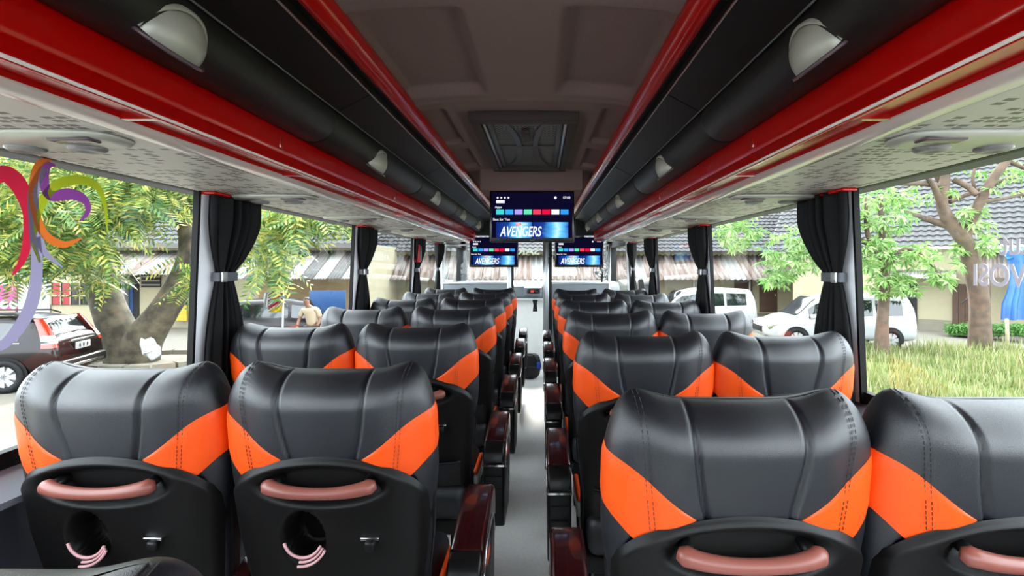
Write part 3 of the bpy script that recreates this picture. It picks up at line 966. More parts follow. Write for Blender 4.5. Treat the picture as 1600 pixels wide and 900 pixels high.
db = thing('dashboard', 'grey dashboard with red digital clock below the windshield', 'dashboard', (0, 7.5, -.36))
prism('top', [(7.2, .90), (7.22, 1.03), (7.32, 1.085), (7.9, 1.10), (7.9, .85), (7.25, .85)], 'x', -1.18, 1.18, M['dash'], db, .02)
prism('lower_fascia', [(6.72, -.36), (6.80, .0), (7.24, .80), (7.26, .845), (7.86, .845), (7.86, -.36)], 'x', -1.18, 1.18, M['frontfloor'], db, .01)
prism('clock_pod', [(7.13, .925), (7.15, 1.02), (7.23, 1.05), (7.26, .90), (7.16, .90)], 'x', -.17, .08, M['dash'], db, .012)
ck = box('clock_face', -.125, .085 - .03, 7.118, 7.135, .94, 1.0, M['tvcase'], db, .004)
text('clock_digits', '88', .04, Matrix.Translation((-.055, 7.115, .97)) @ Matrix.Rotation(PI / 2, 4, 'X'), M['led'], ck)
box('shelf', -1.0, .5, 7.10, 7.26, .855, .87, M['pillar'], db, .006)
hs = thing('radio_handset', 'small black handset standing on the front shelf', 'handset', (-.02, 7.12, .83))
prism('body', [(-.045, .70), (.02, .70), (.012, .80), (.025, .86), (-.05, .86), (-.035, .79)], 'y', 7.02, 7.05, M['shell2'], hs, .008)
box('button', -.022, -.002, 7.016, 7.021, .725, .735, M['tie'], hs, .002)

fa = thing('dash_fan', 'small caged fan on the right of the dashboard', 'fan', (.95, 7.4, 1.09))
for r in (.05, .09, .13):
    tube('cage_ring', [(.95 + r * math.cos(a), 7.36, 1.25 + r * math.sin(a)) for a in np.linspace(0, 2 * PI, 29)], .006, M['shell2'], fa, 6)
for k in range(10):
    a = 2 * PI * k / 10
    tube('cage_spoke', [(.95, 7.37, 1.25), (.95 + .13 * math.cos(a), 7.36, 1.25 + .13 * math.sin(a))], .004, M['chrome'], fa, 5)
for k in range(4):
    a = PI / 2 * k + .3
    v = [(.95 + r * math.cos(a + q), 7.40 + dy, 1.25 + r * math.sin(a + q)) for r, q, dy in ((.02, 0, 0), (.11, -.25, -.01), (.115, .35, .015), (.02, .5, .01))]
    mesh('blade', v, [(0, 1, 2, 3)], M['shell2'], fa, False)
tube('stem', [(.95, 7.42, 1.09), (.95, 7.42, 1.25)], .015, M['shell2'], fa, 8)
box('motor', .92, .98, 7.40, 7.47, 1.22, 1.28, M['shell2'], fa, .015)

struct(mesh('window_11', [(-1.15, 7.88, 1.08), (1.15, 7.88, 1.08), (1.15, 7.95, 1.98), (-1.15, 7.95, 1.98)], [(0, 1, 2, 3)], M['glass'], None, False))
struct(box('trim_3', -1.25, 1.25, 7.9, 8.02, 1.93, 2.15, M['blackpanel']))
for s in (-1, 1):
    struct(box('trim_%d' % (4 + (s > 0)), s * 1.08, s * 1.22, 7.80, 8.0, .85, 2.1, M['shell2'], None, .01))
struct(box('wall_front', -1.25, 1.25, 7.92, 8.02, -.45, 1.08, M['wall']))
mir = Matrix.Translation((-.12, 7.90, 1.545)) @ Matrix.Rotation(PI / 2, 4, 'X') @ Matrix.Scale(-1, 4, (1, 0, 0))
tag(text('windshield_lettering', 'SAR', .14, mir, leaf_mat('grey_film', [srgb(190, 194, 186)] * 2, .6), None, 0, .003, .34), 'grey film lettering SAR reading backwards on the windshield', 'lettering')

bg_ = thing('duffel_bag', 'black duffel bag on the floor at the front of the aisle', 'bag', (-.05, 6.1, 0))
P = []
for i in range(17):
    s = -1 + 2 * i / 16
    k = (1 - abs(s) ** 4) ** .5 if abs(s) < 1 else .02
    P.append([(-.07 + .14 * s, 6.05 + .13 * k * math.copysign(abs(math.cos(t)) ** .7, math.cos(t)), .15 + .145 * k * math.copysign(abs(math.sin(t)) ** .7, math.sin(t))) for t in np.linspace(0, 2 * PI, 21)[:-1]])
grid('body', P, M['bag'], bg_, cv=True, caps=True)
box('pouch', .02, .06, 5.905, 5.94, .14, .21, M['blue'], bg_, .008)
tube('strap', smoothline([(-.17, 5.94, .22), (-.12, 5.92, .29), (-.03, 5.92, .30), (.02, 5.94, .22)], 5), .008, M['bag'], bg_, 6)
box('zip', -.17, .02, 5.915, 5.922, .155, .16, M['tie'], bg_)

# ================================================================== WINDOW DECALS
def ribbon(name, pts, widths, X, m, parent):
    """flat film ribbon on the plane x = X; pts are (y, z)"""
    P = smoothline([(p[0], p[1], w) for p, w in zip(pts, widths)], 7)
    L = []
    for i, (y, z, w) in enumerate(P):
        a, b = P[max(i - 1, 0)], P[min(i + 1, len(P) - 1)]
        dy, dz = b[0] - a[0], b[1] - a[1]
        l = math.hypot(dy, dz) or 1
        ny, nz = -dz / l, dy / l
        L.append([(X(z), y + ny * w / 2, z + nz * w / 2), (X(z), y - ny * w / 2, z - nz * w / 2)])
    return grid(name, L, m, parent, smooth=False)
dec = thing('swirl_decal', 'colourful curling ribbon decal on the nearest left window', 'decal', (-1.19, 1.2, 1.0))
XL = lambda z: -(wall_u(z) + .004)
def onglass(pp):
    out = []
    for x, y in pp:
        X = -1.155
        Y = (X - CX) * F / (x - VX)
        out.append((Y, CZ - (y - VY) * Y / F))
    return out
def film(n, c): return leaf_mat('film_' + n, [srgb(*[q * .72 for q in c])] * 2, .3)
for n, c, pp, ww in (
    ('lavender', (165, 155, 190), [(62, 262), (48, 300), (52, 360), (58, 420), (50, 480), (20, 530), (-20, 556)], [10, 14, 14, 15, 17, 14, 3]),
    ('lavender', (165, 155, 190), [(58, 370), (70, 395), (98, 418)], [12, 8, 2]),
    ('red', (222, 15, 60), [(-30, 290), (0, 272), (25, 290), (40, 330), (42, 370), (35, 405), (20, 430)], [10, 20, 22, 14, 12, 9, 2]),
    ('orange', (240, 120, 35), [(78, 248), (55, 256), (47, 290), (52, 330), (68, 366), (98, 382), (126, 372)], [3, 9, 11, 11, 11, 9, 2]),
    ('purple', (150, 65, 160), [(80, 258), (67, 260), (64, 285), (75, 306), (105, 303), (128, 312), (134, 330), (122, 346)], [3, 10, 13, 13, 15, 12, 8, 2]),
    ('lime', (185, 200, 20), [(62, 410), (50, 370), (56, 330), (78, 293), (112, 281), (145, 290), (160, 320), (166, 365)], [3, 9, 12, 12, 13, 11, 7, 2])):
    wsc = [w * 1.55 / F for w in ww]
    ribbon('ribbon', onglass(pp), wsc, XL, film(n, c), dec)
lt = thing('window_lettering', 'white film lettering reading backwards on the nearest right window', 'lettering', (1.18, 1.2, 1.3))
mW = leaf_mat('white_film', [srgb(205, 200, 206)] * 2, .3)
for body, x0, y0, x1, hgt in (('tut', 1562, 382, 1610, 38), ('VOSI', 1520, 432, 1604, 40)):
    Xr = 1.152
    Ya = (Xr - CX) * F / (x0 - VX); Yb = (Xr - CX) * F / (x1 - VX)
    Zc = CZ - (y0 - VY) * ((Ya + Yb) / 2) / F
    # seen from inside the text runs from near (start of word) to far: mirrored
    R4 = Matrix(((0, 0, 1, Xr), (-1 * -1, 0, 0, (Ya + Yb) / 2), (0, 1, 0, Zc), (0, 0, 0, 1)))
    text('letters', body, .075, R4, mW, lt, 0, .0015, abs(Ya - Yb))

# ================================================================== OUTSIDE
rng = random.Random(7)
OUT = 0.37
def osrgb(r, g, b):
    c = srgb(r, g, b)
    return (c[0] * OUT, c[1] * OUT, c[2] * OUT, 1)
def lsrgb(r, g, b):
    c = srgb(r, g, b)
    return (c[0] * .58, c[1] * .58, c[2] * .60, 1)
nr = np.random.default_rng(11)
M['asphalt'] = mat('pale_yard_ground', osrgb(158, 150, 134), .9, noise=.15, nscale=1.2, bump=.3, bscale=30)
M['grassground'] = mat('grass_ground', osrgb(120, 140, 60), .95, noise=.3, nscale=2)
M['bark'] = mat('rough_bark', osrgb(92, 82, 66), .9, bump=1.0, bscale=14, col2=osrgb(150, 138, 112), nscale=3)
M['bark2'] = mat('pale_bark', osrgb(140, 114, 92), .9, bump=.8, bscale=14, col2=osrgb(112, 92, 76), nscale=4)
M['leaf_l'] = leaf_mat('feathery_leaf', [lsrgb(50, 100, 40), lsrgb(105, 145, 60), lsrgb(175, 188, 80), lsrgb(222, 212, 110), lsrgb(130, 165, 75), lsrgb(75, 130, 90)], .4)
M['leaf_r'] = leaf_mat('palmate_leaf', [lsrgb(90, 150, 60), lsrgb(140, 190, 90), lsrgb(190, 215, 140), lsrgb(120, 175, 80)], .4)
M['leaf_h'] = leaf_mat('hedge_leaf', [lsrgb(60, 120, 40), lsrgb(100, 155, 60), lsrgb(80, 140, 50)], .3)
M['grass'] = leaf_mat('grass_blade', [osrgb(110, 150, 60), osrgb(190, 200, 110), osrgb(235, 225, 170), osrgb(140, 175, 80), osrgb(215, 210, 140)], .35)
M['cream_wall'] = mat('cream_wall', osrgb(226, 214, 176), .9, noise=.1, nscale=1.5)
M['white_wall'] = mat('white_wall', osrgb(226, 224, 220), .9, noise=.06, nscale=1.5)
M['tan_wall'] = mat('tan_board_wall', osrgb(196, 166, 122), .9, noise=.15, nscale=2)
M['tile'] = mat('grey_roof_tile', osrgb(112, 111, 112), .85, noise=.2, nscale=3)
M['sheet_rust'] = mat('rusty_sheet', osrgb(150, 118, 104), .7, col2=osrgb(190, 176, 166), nscale=2.5, stretch=(3, .4, .4))
M['sheet_zinc'] = mat('zinc_sheet', osrgb(205, 203, 198), .55, .2, noise=.12, nscale=2)
M['sheet_grey'] = mat('grey_sheet', osrgb(120, 116, 112), .7, noise=.15, nscale=2)
M['brown_door'] = mat('brown_door', osrgb(112, 78, 56), .7, noise=.15, nscale=4)
M['dark_in'] = mat('dark_interior', osrgb(48, 44, 44), .9)
M['tarp'] = mat('blue_tarpaulin', osrgb(40, 130, 225), .5, noise=.1, nscale=3)
M['window_dark'] = mat('dark_window', osrgb(60, 48, 46), .2)
M['pink'] = mat('pink_banner', osrgb(222, 70, 150), .7, noise=.1, nscale=2)
M['red_sign'] = mat('red_sign', osrgb(205, 40, 50), .6)
M['yellow'] = mat('yellow_cloth', osrgb(245, 215, 40), .7)
M['white'] = mat('white_cloth', osrgb(238, 238, 238), .7)
M['stone'] = mat('kerb_stone', osrgb(176, 166, 146), .9, noise=.2, nscale=3)
M['board'] = mat('blue_board', osrgb(20, 90, 160), .6)

g = struct(mesh('ground', [(-60, -20, GROUND), (60, -20, GROUND), (60, 60, GROUND), (-60, 60, GROUND)], [(0, 1, 2, 3)], M['asphalt'], None, False))

def corrugated(name, o, u, v, length, drop, m, parent, pitch=.11, amp=.022):
    """one corrugated sheet; origin o, u = across, v = down-slope unit vectors"""
    o, u, v = Vector(o), Vector(u), Vector(v)
    nrm = u.cross(v).normalized()
    n = max(2, int(length / pitch * 6))
    P = [[o + u * (length * i / n) + v * (drop * j / 2) + nrm * (amp * math.sin(2 * PI * i / 6)) for j in range(3)] for i in range(n + 1)]
    ob = grid(name, P, m, parent, world=False)
    md = ob.modifiers.new('solid', 'SOLIDIFY'); md.thickness = .006
    return ob

def tile_roof(parent, o, u, v, length, slope, cw=.28, ch=.36):
    """stepped wavy tile courses joined into one mesh"""
    o, u, v = Vector(o), Vector(u), Vector(v)
    nrm = u.cross(v).normalized()
    if nrm.z < 0: nrm = -nrm
    nx = int(length / cw) * 6
    ny = int(slope / ch)
    V, Fc = [], []
    for j in range(ny):
        b = len(V)
        for e in (0, 1):
            d = (j + (1.0 if e else -.03)) * ch
            hgt = .07 if e else .0
            for i in range(nx + 1):
                w = .025 * math.sin(2 * PI * i / 6)
                V.append(o + u * (length * i / nx) + v * d + nrm * (hgt + w))
        for i in range(nx + 1):
            V.append(o + u * (length * i / nx) + v * ((j + 1) * ch) + nrm * (.0 + .025 * math.sin(2 * PI * i / 6)))
        r = nx + 1
        for i in range(nx):
            Fc.append((b + i, b + i + 1, b + r + i + 1, b + r + i))
            Fc.append((b + r + i, b + r + i + 1, b + 2 * r + i + 1, b + 2 * r + i))
    ob = mesh('roof_tiles', V, Fc, M['tile'], parent, False, False)
    ob['kind'] = 'stuff'
    return ob

# ---- building ahead and right: local x along the facade, local -y towards the bus
def building(name, label, loc, rz):
    return thing(name, label, 'building', loc, rz)
B1 = building('row_building', 'long cream building with rusty awning and grey tiled roof, ahead of the bus', (2.0, 28.8, GROUND), 0)
box('wall', -12, 13, 0, 6, 0, 3.6, M['cream_wall'], B1, world=False)
c30, s30 = math.cos(math.radians(35)), math.sin(math.radians(35))
tile_roof(B1, (-13, -0.9 + 9 * c30, 3.45 + 9 * s30), (1, 0, 0), (0, -c30, -s30), 27, 9)
for i in range(28):
    sl = Vector((0, -2.0, -1.35)).normalized()
    corrugated('awning_sheet', (-12 + i * .87, 0, 3.3), (1, 0, 0), sl, .86, 2.4, [M['sheet_rust'], M['sheet_rust'], M['sheet_zinc']][i % 3 if i % 2 else 0], B1, .29, .045)
for xx in (8.95, 10.35):
    d = box('door', xx, xx + 1.0, -.05, .02, .1, 1.98, M['brown_door'], B1, .01, world=False)
    box('door_handle', xx + .85, xx + .9, -.1, -.05, 1.0, 1.1, M['alu'], d, world=False)
for xx in (-6, -3, 0, 3):
    box('window', xx, xx + 1.2, -.04, .02, .9, 1.9, M['window_dark'], B1, world=False)
for xx in np.linspace(-11.5, 12, 9):
    tube('awning_post', [(xx, -1.85, 0), (xx, -1.85, 2.0)], .05, M['sheet_grey'], B1, 8, world=False)

B2 = building('shed_building', 'cream workshop building with steep grey tiled roof on the right', (16.13, 21.6, GROUND), -math.radians(39.3))
box('wall', -5.0, 9, 0, 5, 0, 3.4, M['cream_wall'], B2, world=False)
tile_roof(B2, (-6, -0.7 + 11 * math.cos(.68), 3.35 + 11 * math.sin(.68)), (1, 0, 0), (0, -math.cos(.68), -math.sin(.68)), 16, 11)
box('plinth', -.1, 1.0, -.06, -.005, 0, .45, M['stone'], B2, world=False)
box('opening', -.75, -.15, -.05, .02, 0, 2.0, M['dark_in'], B2, world=False)
for k in range(4):
    box('door_board', 1.02 + .2 * k, 1.20 + .2 * k, -.07, -.005, .05, 1.95, M['brown_door'], B2, world=False)
slp = Vector((0, -1.3, -.35)).normalized()
for k in range(3):
    corrugated('porch_sheet', (-1.1 + .75 * k, 0, 2.5), (1, 0, 0), slp, .74, 1.2, M['sheet_zinc'], B2)
slp = Vector((0, -1.4, -1.1)).normalized()
for k in range(7):
    corrugated('awning_sheet', (1.9 + .62 * k, 0, 3.2), (1, 0, 0), slp, .61, 1.55, [M['sheet_rust'], M['sheet_zinc']][k % 2], B2)
sd = prism('hanging_sheet', [(.95, 3.0), (1.1, 3.1), (2.1, 2.0), (1.8, 1.85)], 'y', -.9, -.84, M['sheet_grey'], B2, world=False)
for xx in (2.1, 4.0, 5.6):
    tube('awning_post', [(xx, -1.2, 0), (xx, -1.2, 2.2)], .05, M['bark2'], B2, 8, world=False)
tube('brace', [(1.3, -.8, 1.2), (1.9, -.85, 1.95)], .035, M['sheet_grey'], B2, 6, world=False)

tp = thing('tarpaulin', 'bright blue tarpaulin hanging from the awning at the right edge', 'tarpaulin', (18.2, 18.6, GROUND))
P = []
for i in range(30):
    s = i / 29
    a, b = px(1578 + 34 * s, 392 - 2 * s, 18.9 - .6 * s), px(1572 + 44 * s + 6 * math.sin(9 * s), 500, 18.6 - .5 * s)
    row = []
    for j in range(14):
        q = j / 13
        p = a.lerp(b, q)
        p.y += .1 * math.sin(s * 22) * q
        p.x += (.25 * math.sin(PI * min(1, q * 1.3)) - .2) * (1 - s) * 1.0
        row.append(p)
    P.append(row)
grid('sheet', P, M['tarp'], tp)
grid('top_fold', [[px(1574 + 36 * s, 405 - 10 * s, 18.7), px(1560 + 50 * s, 388 - 4 * s, 19.4)] for s in np.linspace(0, 1, 6)], M['tarp'], tp)

# ---- left buildings
B3 = building('shop_building', 'white shop row with zinc awnings and grey tiled roof on the left', (-20, 22.3, GROUND), 0)
def bx(x): return CX + (x - VX) * 22.3 / F + 20      # facade-local x of a photo column
box('wall', bx(-220), bx(560), 0, 6, 0, 3.7, M['cream_wall'], B3, world=False)
box('white_panel', bx(28), bx(80), -.06, -.005, 0, 3.0, M['white_wall'], B3, world=False)
box('white_column', bx(181), bx(203), -.3, -.005, 0, 2.9, M['white_wall'], B3, .02, world=False)
box('doorway', bx(204), bx(218), -.04, -.005, 0, 2.3, M['dark_in'], B3, world=False)
box('door_curtain', bx(204), bx(209), -.07, -.041, .6, 2.0, M['board'], B3, world=False)
wn = box('shop_window', bx(82), bx(142), -.05, -.005, 1.0, 1.95, M['window_dark'], B3, world=False)
for k in range(5):
    xx = bx(82 + 15 * k)
    box('mullion', xx - .02, xx + .02, -.08, -.051, 1.0, 1.95, M['cream_wall'], wn, world=False)
box('mullion', bx(82), bx(142), -.08, -.051, 1.36, 1.42, M['cream_wall'], wn, world=False)
for k in (0, 1):
    box('curtain_panel', bx(84 + 16 * k), bx(95 + 16 * k), -.049, -.0505, 1.02, 1.93, M['red_sign'], wn, world=False)
w2 = box('shop_window', bx(222), bx(252), -.05, -.005, 1.75, 2.35, M['dark_in'], B3, world=False)
for k in range(3):
    box('slat', bx(222), bx(252), -.09, -.051, 1.83 + .18 * k, 1.9 + .18 * k, M['stone'], w2, world=False)
gt = box('shop_window', bx(268), bx(305), -.05, -.005, 1.0, 2.2, M['dark_in'], B3, world=False)
for k in range(6):
    box('bar', bx(268 + 7 * k) - .02, bx(268 + 7 * k) + .02, -.09, -.051, 1.0, 2.2, M['stone'], gt, world=False)
box('yellow_cart_front', bx(270), bx(304), -.5, -.4, .35, 1.0, M['yellow'], B3, world=False)
box('tan_wall', bx(405), bx(555), -.05, -.005, 0, 2.9, M['tan_wall'], B3, world=False)
sg = box('poster', bx(185), bx(196), -.34, -.301, 2.05, 2.5, M['red_sign'], B3, world=False)
box('poster_mark', bx(187), bx(194), -.36, -.341, 2.2, 2.38, M['white'], sg, world=False)
slz = Vector((0, -2.2, -1.2)).normalized()
for k in range(12):
    xa = bx(150) + k * .52
    corrugated('awning_sheet', (xa, 0, 3.35), (1, 0, 0), slz, .51, 2.1, [M['sheet_zinc'], M['sheet_rust']][k % 2], B3)
for k in range(9):
    xa = bx(405) + k * .55
    corrugated('awning_sheet', (xa, 0, 3.35), (1, 0, 0), slz, .54, 2.45, [M['sheet_zinc'], M['sheet_grey']][k % 2], B3)
tile_roof(B3, (bx(-230), -.6 + 9 * c30, 3.6 + 9 * s30), (1, 0, 0), (0, -c30, -s30), 23, 9)
box('eave_board', bx(-230), bx(580), -.72, -.62, 3.45, 3.65, M['sheet_grey'], B3, world=False)
bn = thing('pink_banner', 'pink advertising banner on poles at the far left', 'banner', (px(10, 500, 20).x, 20, GROUND))
a, b = px(-40, 445, 20), px(27, 484, 20)
bo = box('panel', a.x, b.x, 19.98, 20.02, b.z, a.z, M['pink'], bn)
for q in (6, 21):
    c = px(q, 476, 19.97)
    mesh('disc', [(c.x + .17 * math.cos(t), 19.97, c.z + .17 * math.sin(t)) for t in np.linspace(0, 2 * PI, 17)[:-1]], [tuple(range(16))], M['white'], bo, False)
for q in (-38, 26):
    c = px(q, 484, 20.05)
    tube('pole', [(c.x, 20.05, GROUND), (c.x, 20.05, a.z)], .04, M['sheet_grey'], bn, 8)

# feather flag and blue board seen through the second left window
fl = thing('feather_flag', 'red, white and yellow flag leaning by the second left window', 'flag', px(440, 600, 14))
def cloth(name, quadpx, m, Yc, par):
    P = []
    for i in range(9):
        s = i / 8
        a = Vector(quadpx[0]).lerp(Vector(quadpx[1]), s); b = Vector(quadpx[3]).lerp(Vector(quadpx[2]), s)
        P.append([px(*(a.lerp(b, j / 6)), Yc + .06 * math.sin(s * 9 + j)) for j in range(7)])
    return grid(name, P, m, par)
cloth('white_stripe', [(412, 458), (418, 456), (420, 478), (412, 482)], M['white'], 14, fl)
for k in range(4):
    q = 418 + 0
    y0 = 452 + k * 9
    cloth('stripe', [(419, y0), (443, y0 - 14), (443, y0 - 9.5), (419, y0 + 4.5)], M['red_sign'], 14, fl)
    cloth('stripe', [(419, y0 + 4.5), (443, y0 - 9.5), (443, y0 - 5), (419, y0 + 9)], M['white'], 14, fl)
cloth('yellow_tip', [(419, 486), (441, 470), (440, 488), (419, 488)], M['yellow'], 14, fl)
tube('pole', [px(443, 436, 14), px(440, 590, 14)], .025, M['white'], fl, 6)
bb = thing('blue_board', 'blue notice board on legs in front of the tan wall', 'board', (px(512, 500, 20).x, 20, GROUND))
a, b = px(484, 454, 20), px(540, 487, 20)
box('panel', a.x, b.x, 19.97, 20.03, b.z, a.z, M['board'], bb, .01)
for q in (490, 534):
    c = px(q, 487, 20)
    tube('leg', [(c.x, 20.05, GROUND), (c.x, 20.05, b.z + .1)], .04, M['sheet_grey'], bb, 8)

# ---- trees
def fronds(centers, L, pairs, ll, lw, seed, droop=.6):
    r = np.random.default_rng(seed)
    V, Fc = [], []
    for c in centers:
        c = np.array(c)
        d = r.normal(size=3); d[2] = d[2] * .4 - droop; d /= np.linalg.norm(d)
        up = r.normal(size=3) * .5 + np.array([0, 0, 1])
        sd = np.cross(d, up); sd /= np.linalg.norm(sd)
        nn = np.cross(sd, d)
        Ls = L * r.uniform(.6, 1.2)
        for k in range(pairs):
            s = (k + .6) / pairs
            p = c + d * Ls * s - np.array([0, 0, .18 * Ls * s * s])
            q = ll * (1.1 - .6 * abs(s - .4)) * r.uniform(.85, 1.1)
            for sg in (-1, 1):
                dirv = sd * sg * .85 + d * .5 - nn * .15
                dirv /= np.linalg.norm(dirv)
                w = np.cross(dirv, nn) * lw * .5
                b = len(V)
                V += [p, p + dirv * q * .45 + w, p + dirv * q, p + dirv * q * .45 - w]
                Fc.append((b, b + 1, b + 2, b + 3))
    return V, Fc

def whorls(centers, n, L, W, seed):
    r = np.random.default_rng(seed)
    V, Fc = [], []
    for c in centers:
        c = np.array(c)
        ax = np.array([r.normal() * .5, r.normal() * .5 - .3, 1.0]); ax /= np.linalg.norm(ax)
        t1 = np.cross(ax, [1, 0, 0]); t1 /= np.linalg.norm(t1); t2 = np.cross(ax, t1)
        k0 = r.uniform(0, 6)
        sc = r.uniform(.7, 1.2)
        for k in range(n):
            a = k0 + 2 * PI * k / n + r.normal() * .12
            d = t1 * math.cos(a) + t2 * math.sin(a)
            w = np.cross(ax, d) * W * .5 * sc
            b = len(V)
            l = L * sc * r.uniform(.8, 1.1)
            V += [c + d * .03, c + d * l * .55 + w - ax * l * .08, c + d * l - ax * l * .45, c + d * l * .55 - w - ax * l * .08]
            Fc.append((b, b + 1, b + 2, b + 3))
    return V, Fc

def blob(cx, cy, Y, rx, ry, rY, n, seed):
    r = np.random.default_rng(seed)
    out = []
    while len(out) < n:
        a = r.uniform(-1, 1, 3)
        if a @ a <= 1:
            out.append(tuple(px(cx + a[0] * rx, cy + a[1] * ry, Y + a[2] * rY)))
    return out

def limb(pp, Y, rp, dY=0.0):
    """pixel polyline at depth Y -> smooth chain with radii from pixel radii"""
    P = smoothline([(x, y, r) for (x, y), r in zip(pp, rp)], 5)
    n = len(P)
    return [px(x, y, Y + dY * i / n) for i, (x, y, r) in enumerate(P)], [max(.01, .88 * r * Y / F) for x, y, r in P]

T1 = thing('shade_tree', 'large forked tree with feathery yellow-green leaves on the left', 'tree', (px(208, 570, 13.9).x, 13.9, GROUND))
YT = 13.9
tubes('trunk', [limb([(205, 578), (198, 545), (178, 500), (160, 450), (150, 400), (125, 330), (100, 250)], YT, [40, 34, 27, 24, 20, 15, 10]),
                limb([(212, 570), (225, 530), (258, 482), (288, 430), (298, 385), (285, 330), (255, 270), (230, 200)], YT, [36, 30, 23, 21, 18, 15, 12, 8], -.6),
                limb([(290, 360), (300, 320), (330, 270), (420, 250)], YT, [12, 10, 8, 5], -1.5),
                limb([(150, 400), (90, 360), (20, 330), (-60, 320)], YT, [12, 10, 8, 6], -1.5)], M['bark'], T1, 14)
C = []
for a in ((60, 300, 12, 140, 75, 2.0, 330, 1), (180, 290, 12, 110, 75, 1.8, 300, 2), (20, 385, 12, 90, 48, 1.6, 150, 3), (120, 375, 12, 70, 38, 1.6, 120, 4), (250, 270, 12.5, 60, 55, 1.5, 150, 5), (300, 430, 12.4, 26, 28, .8, 26, 6),
          (165, 425, 12.4, 22, 18, .6, 18, 7), (450, 330, 11.5, 60, 42, 1.3, 130, 8), (420, 390, 11.5, 32, 50, 1.0, 60, 9), (520, 320, 12.5, 45, 22, 1.2, 60, 10), (-120, 330, 12, 120, 110, 2, 200, 12), (100, 180, 12, 260, 70, 2.5, 300, 13)):
    C += blob(*a)
V, Fc = fronds(C, .78, 9, .25, .052, 21)
o = mesh('foliage', V, Fc, M['leaf_l'], T1, False); o['kind'] = 'stuff'

T2 = thing('branching_tree', 'thick bare-trunked tree with spreading branches at the right edge', 'tree', (px(1531, 545, 16.5).x, 16.5, GROUND))
def cr(p): return [(1200 + x / 2.25, 220 + y / 2.25) for x, y in p]
YB = 16.5
tubes('trunk', [limb(cr([(745, 745), (745, 640), (740, 540), (712, 430), (690, 350), (640, 285), (612, 225), (620, 150), (622, 70), (600, -60)]), YB, [19, 16, 15, 13, 13, 11, 9, 8, 7, 5]),
                limb(cr([(625, 270), (600, 200), (565, 135), (505, 95)]), YB, [7, 6, 4, 2.5], -.6),
                limb(cr([(690, 350), (715, 280), (750, 205), (800, 120), (890, 10), (960, -80)]), YB, [9, 8, 8, 7, 6, 4], -.8),
                limb(cr([(655, 305), (590, 285), (520, 262), (440, 235)]), YB, [7, 6, 4, 2], .6),
                limb(cr([(615, 160), (540, 150), (470, 150), (385, 140)]), YB, [5, 4.5, 4, 2.5], -1),
                limb(cr([(650, 135), (700, 160), (735, 190)]), YB, [5, 5, 5], -.4),
                limb(cr([(640, 215), (720, 180), (800, 150), (900, 105)]), YB, [4, 4, 3.5, 3], .8),
                limb(cr([(745, 215), (820, 205), (910, 185)]), YB, [3.5, 3, 2.5], .4),
                limb(cr([(725, 170), (720, 120), (745, 70)]), YB, [3, 2.5, 1.5]),
                limb(cr([(780, 40), (830, 65), (910, 100)]), YB, [4, 4, 3]),
                limb(cr([(560, 60), (590, 120), (640, 200)]), YB, [4, 4.5, 5], .4)], M['bark2'], T2, 12)
C = []
for cx_, cy_, r1, r2, n, sd in ((1525, 340, 26, 26, 22, 31), (1545, 375, 18, 20, 18, 32), (1460, 300, 60, 22, 14, 33), (1560, 285, 40, 30, 16, 34), (1500, 250, 70, 18, 16, 35), (1500, 400, 14, 20, 14, 36), (1590, 250, 30, 30, 12, 37)):
    C += blob(cx_, cy_, YB, r1, r2, .8, n, sd)
V, Fc = whorls(C, 8, .30, .085, 41)
o = mesh('foliage', V, Fc, M['leaf_r'], T2, False); o['kind'] = 'stuff'

T3 = thing('young_tree', 'slim young tree with pale palmate leaves in front of the white van', 'tree', (px(1385, 548, 15.2).x, 15.2, GROUND))
YS = 15.2
tubes('trunk', [limb(cr([(398, 760), (402, 640), (410, 520), (408, 420), (402, 320), (395, 200)]), YS, [14, 10, 9, 8, 6, 4]),
                limb(cr([(408, 430), (350, 330), (345, 200)]), YS, [5, 4, 2], -.5), limb(cr([(410, 460), (480, 380), (560, 420), (610, 480)]), YS, [4, 3.5, 3, 2], -.5),
                limb(cr([(405, 380), (250, 330), (120, 350), (60, 400)]), YS, [5, 4, 3, 2], -.3)], M['bark2'], T3, 10)
C = []
for cx_, cy_, r1, r2, n, sd in ((1385, 330, 45, 40, 60, 51), (1375, 400, 40, 35, 70, 52), (1395, 445, 45, 20, 50, 53), (1440, 400, 35, 25, 30, 54), (1470, 435, 22, 14, 18, 55), (1235, 395, 50, 45, 70, 56), (1215, 435, 25, 20, 18, 57), (1150, 360, 40, 30, 40, 58), (1280, 380, 25, 40, 36, 59), (1170, 320, 45, 20, 30, 60), (1320, 340, 30, 60, 60, 61)):
    C += blob(cx_, cy_, YS, r1, r2, 1.0, int(n * 1.35), sd)
V, Fc = whorls(C, 8, .26, .075, 42)
o = mesh('foliage', V, Fc, M['leaf_r'], T3, False); o['kind'] = 'stuff'

# hedge and bamboo stake
hd = thing('hedge', 'low green hedge along the workshop wall on the right', 'hedge', px(1545, 520, 19.3))
C = []
for k in range(9):
    C += blob(1488 + 14 * k, 514, 19.6 - .22 * k, 12, 9, .4, 60, 70 + k)
V, Fc = whorls(C, 5, .16, .07, 43)
o = mesh('foliage', V, Fc, M['leaf_h'], hd, False); o['kind'] = 'stuff'
core = grid('stems', [[px(1482 + 128 * s, 524 - 14 * math.sin(PI * q), 19.7 - 2.0 * s + .25 * math.cos(PI * q)) for q in np.linspace(0, 1, 7)] for s in np.linspace(0, 1, 12)], M['leaf_h'], hd)
bs = tag(tube('bamboo_stake', [px(1574, 545, 17.2), px(1574, 520, 17.2), px(1573, 498, 17.2)], [.06, .055, .05], M['cream_wall'], None, 8), 'pale bamboo stake standing in the grass beside the hedge', 'stake')

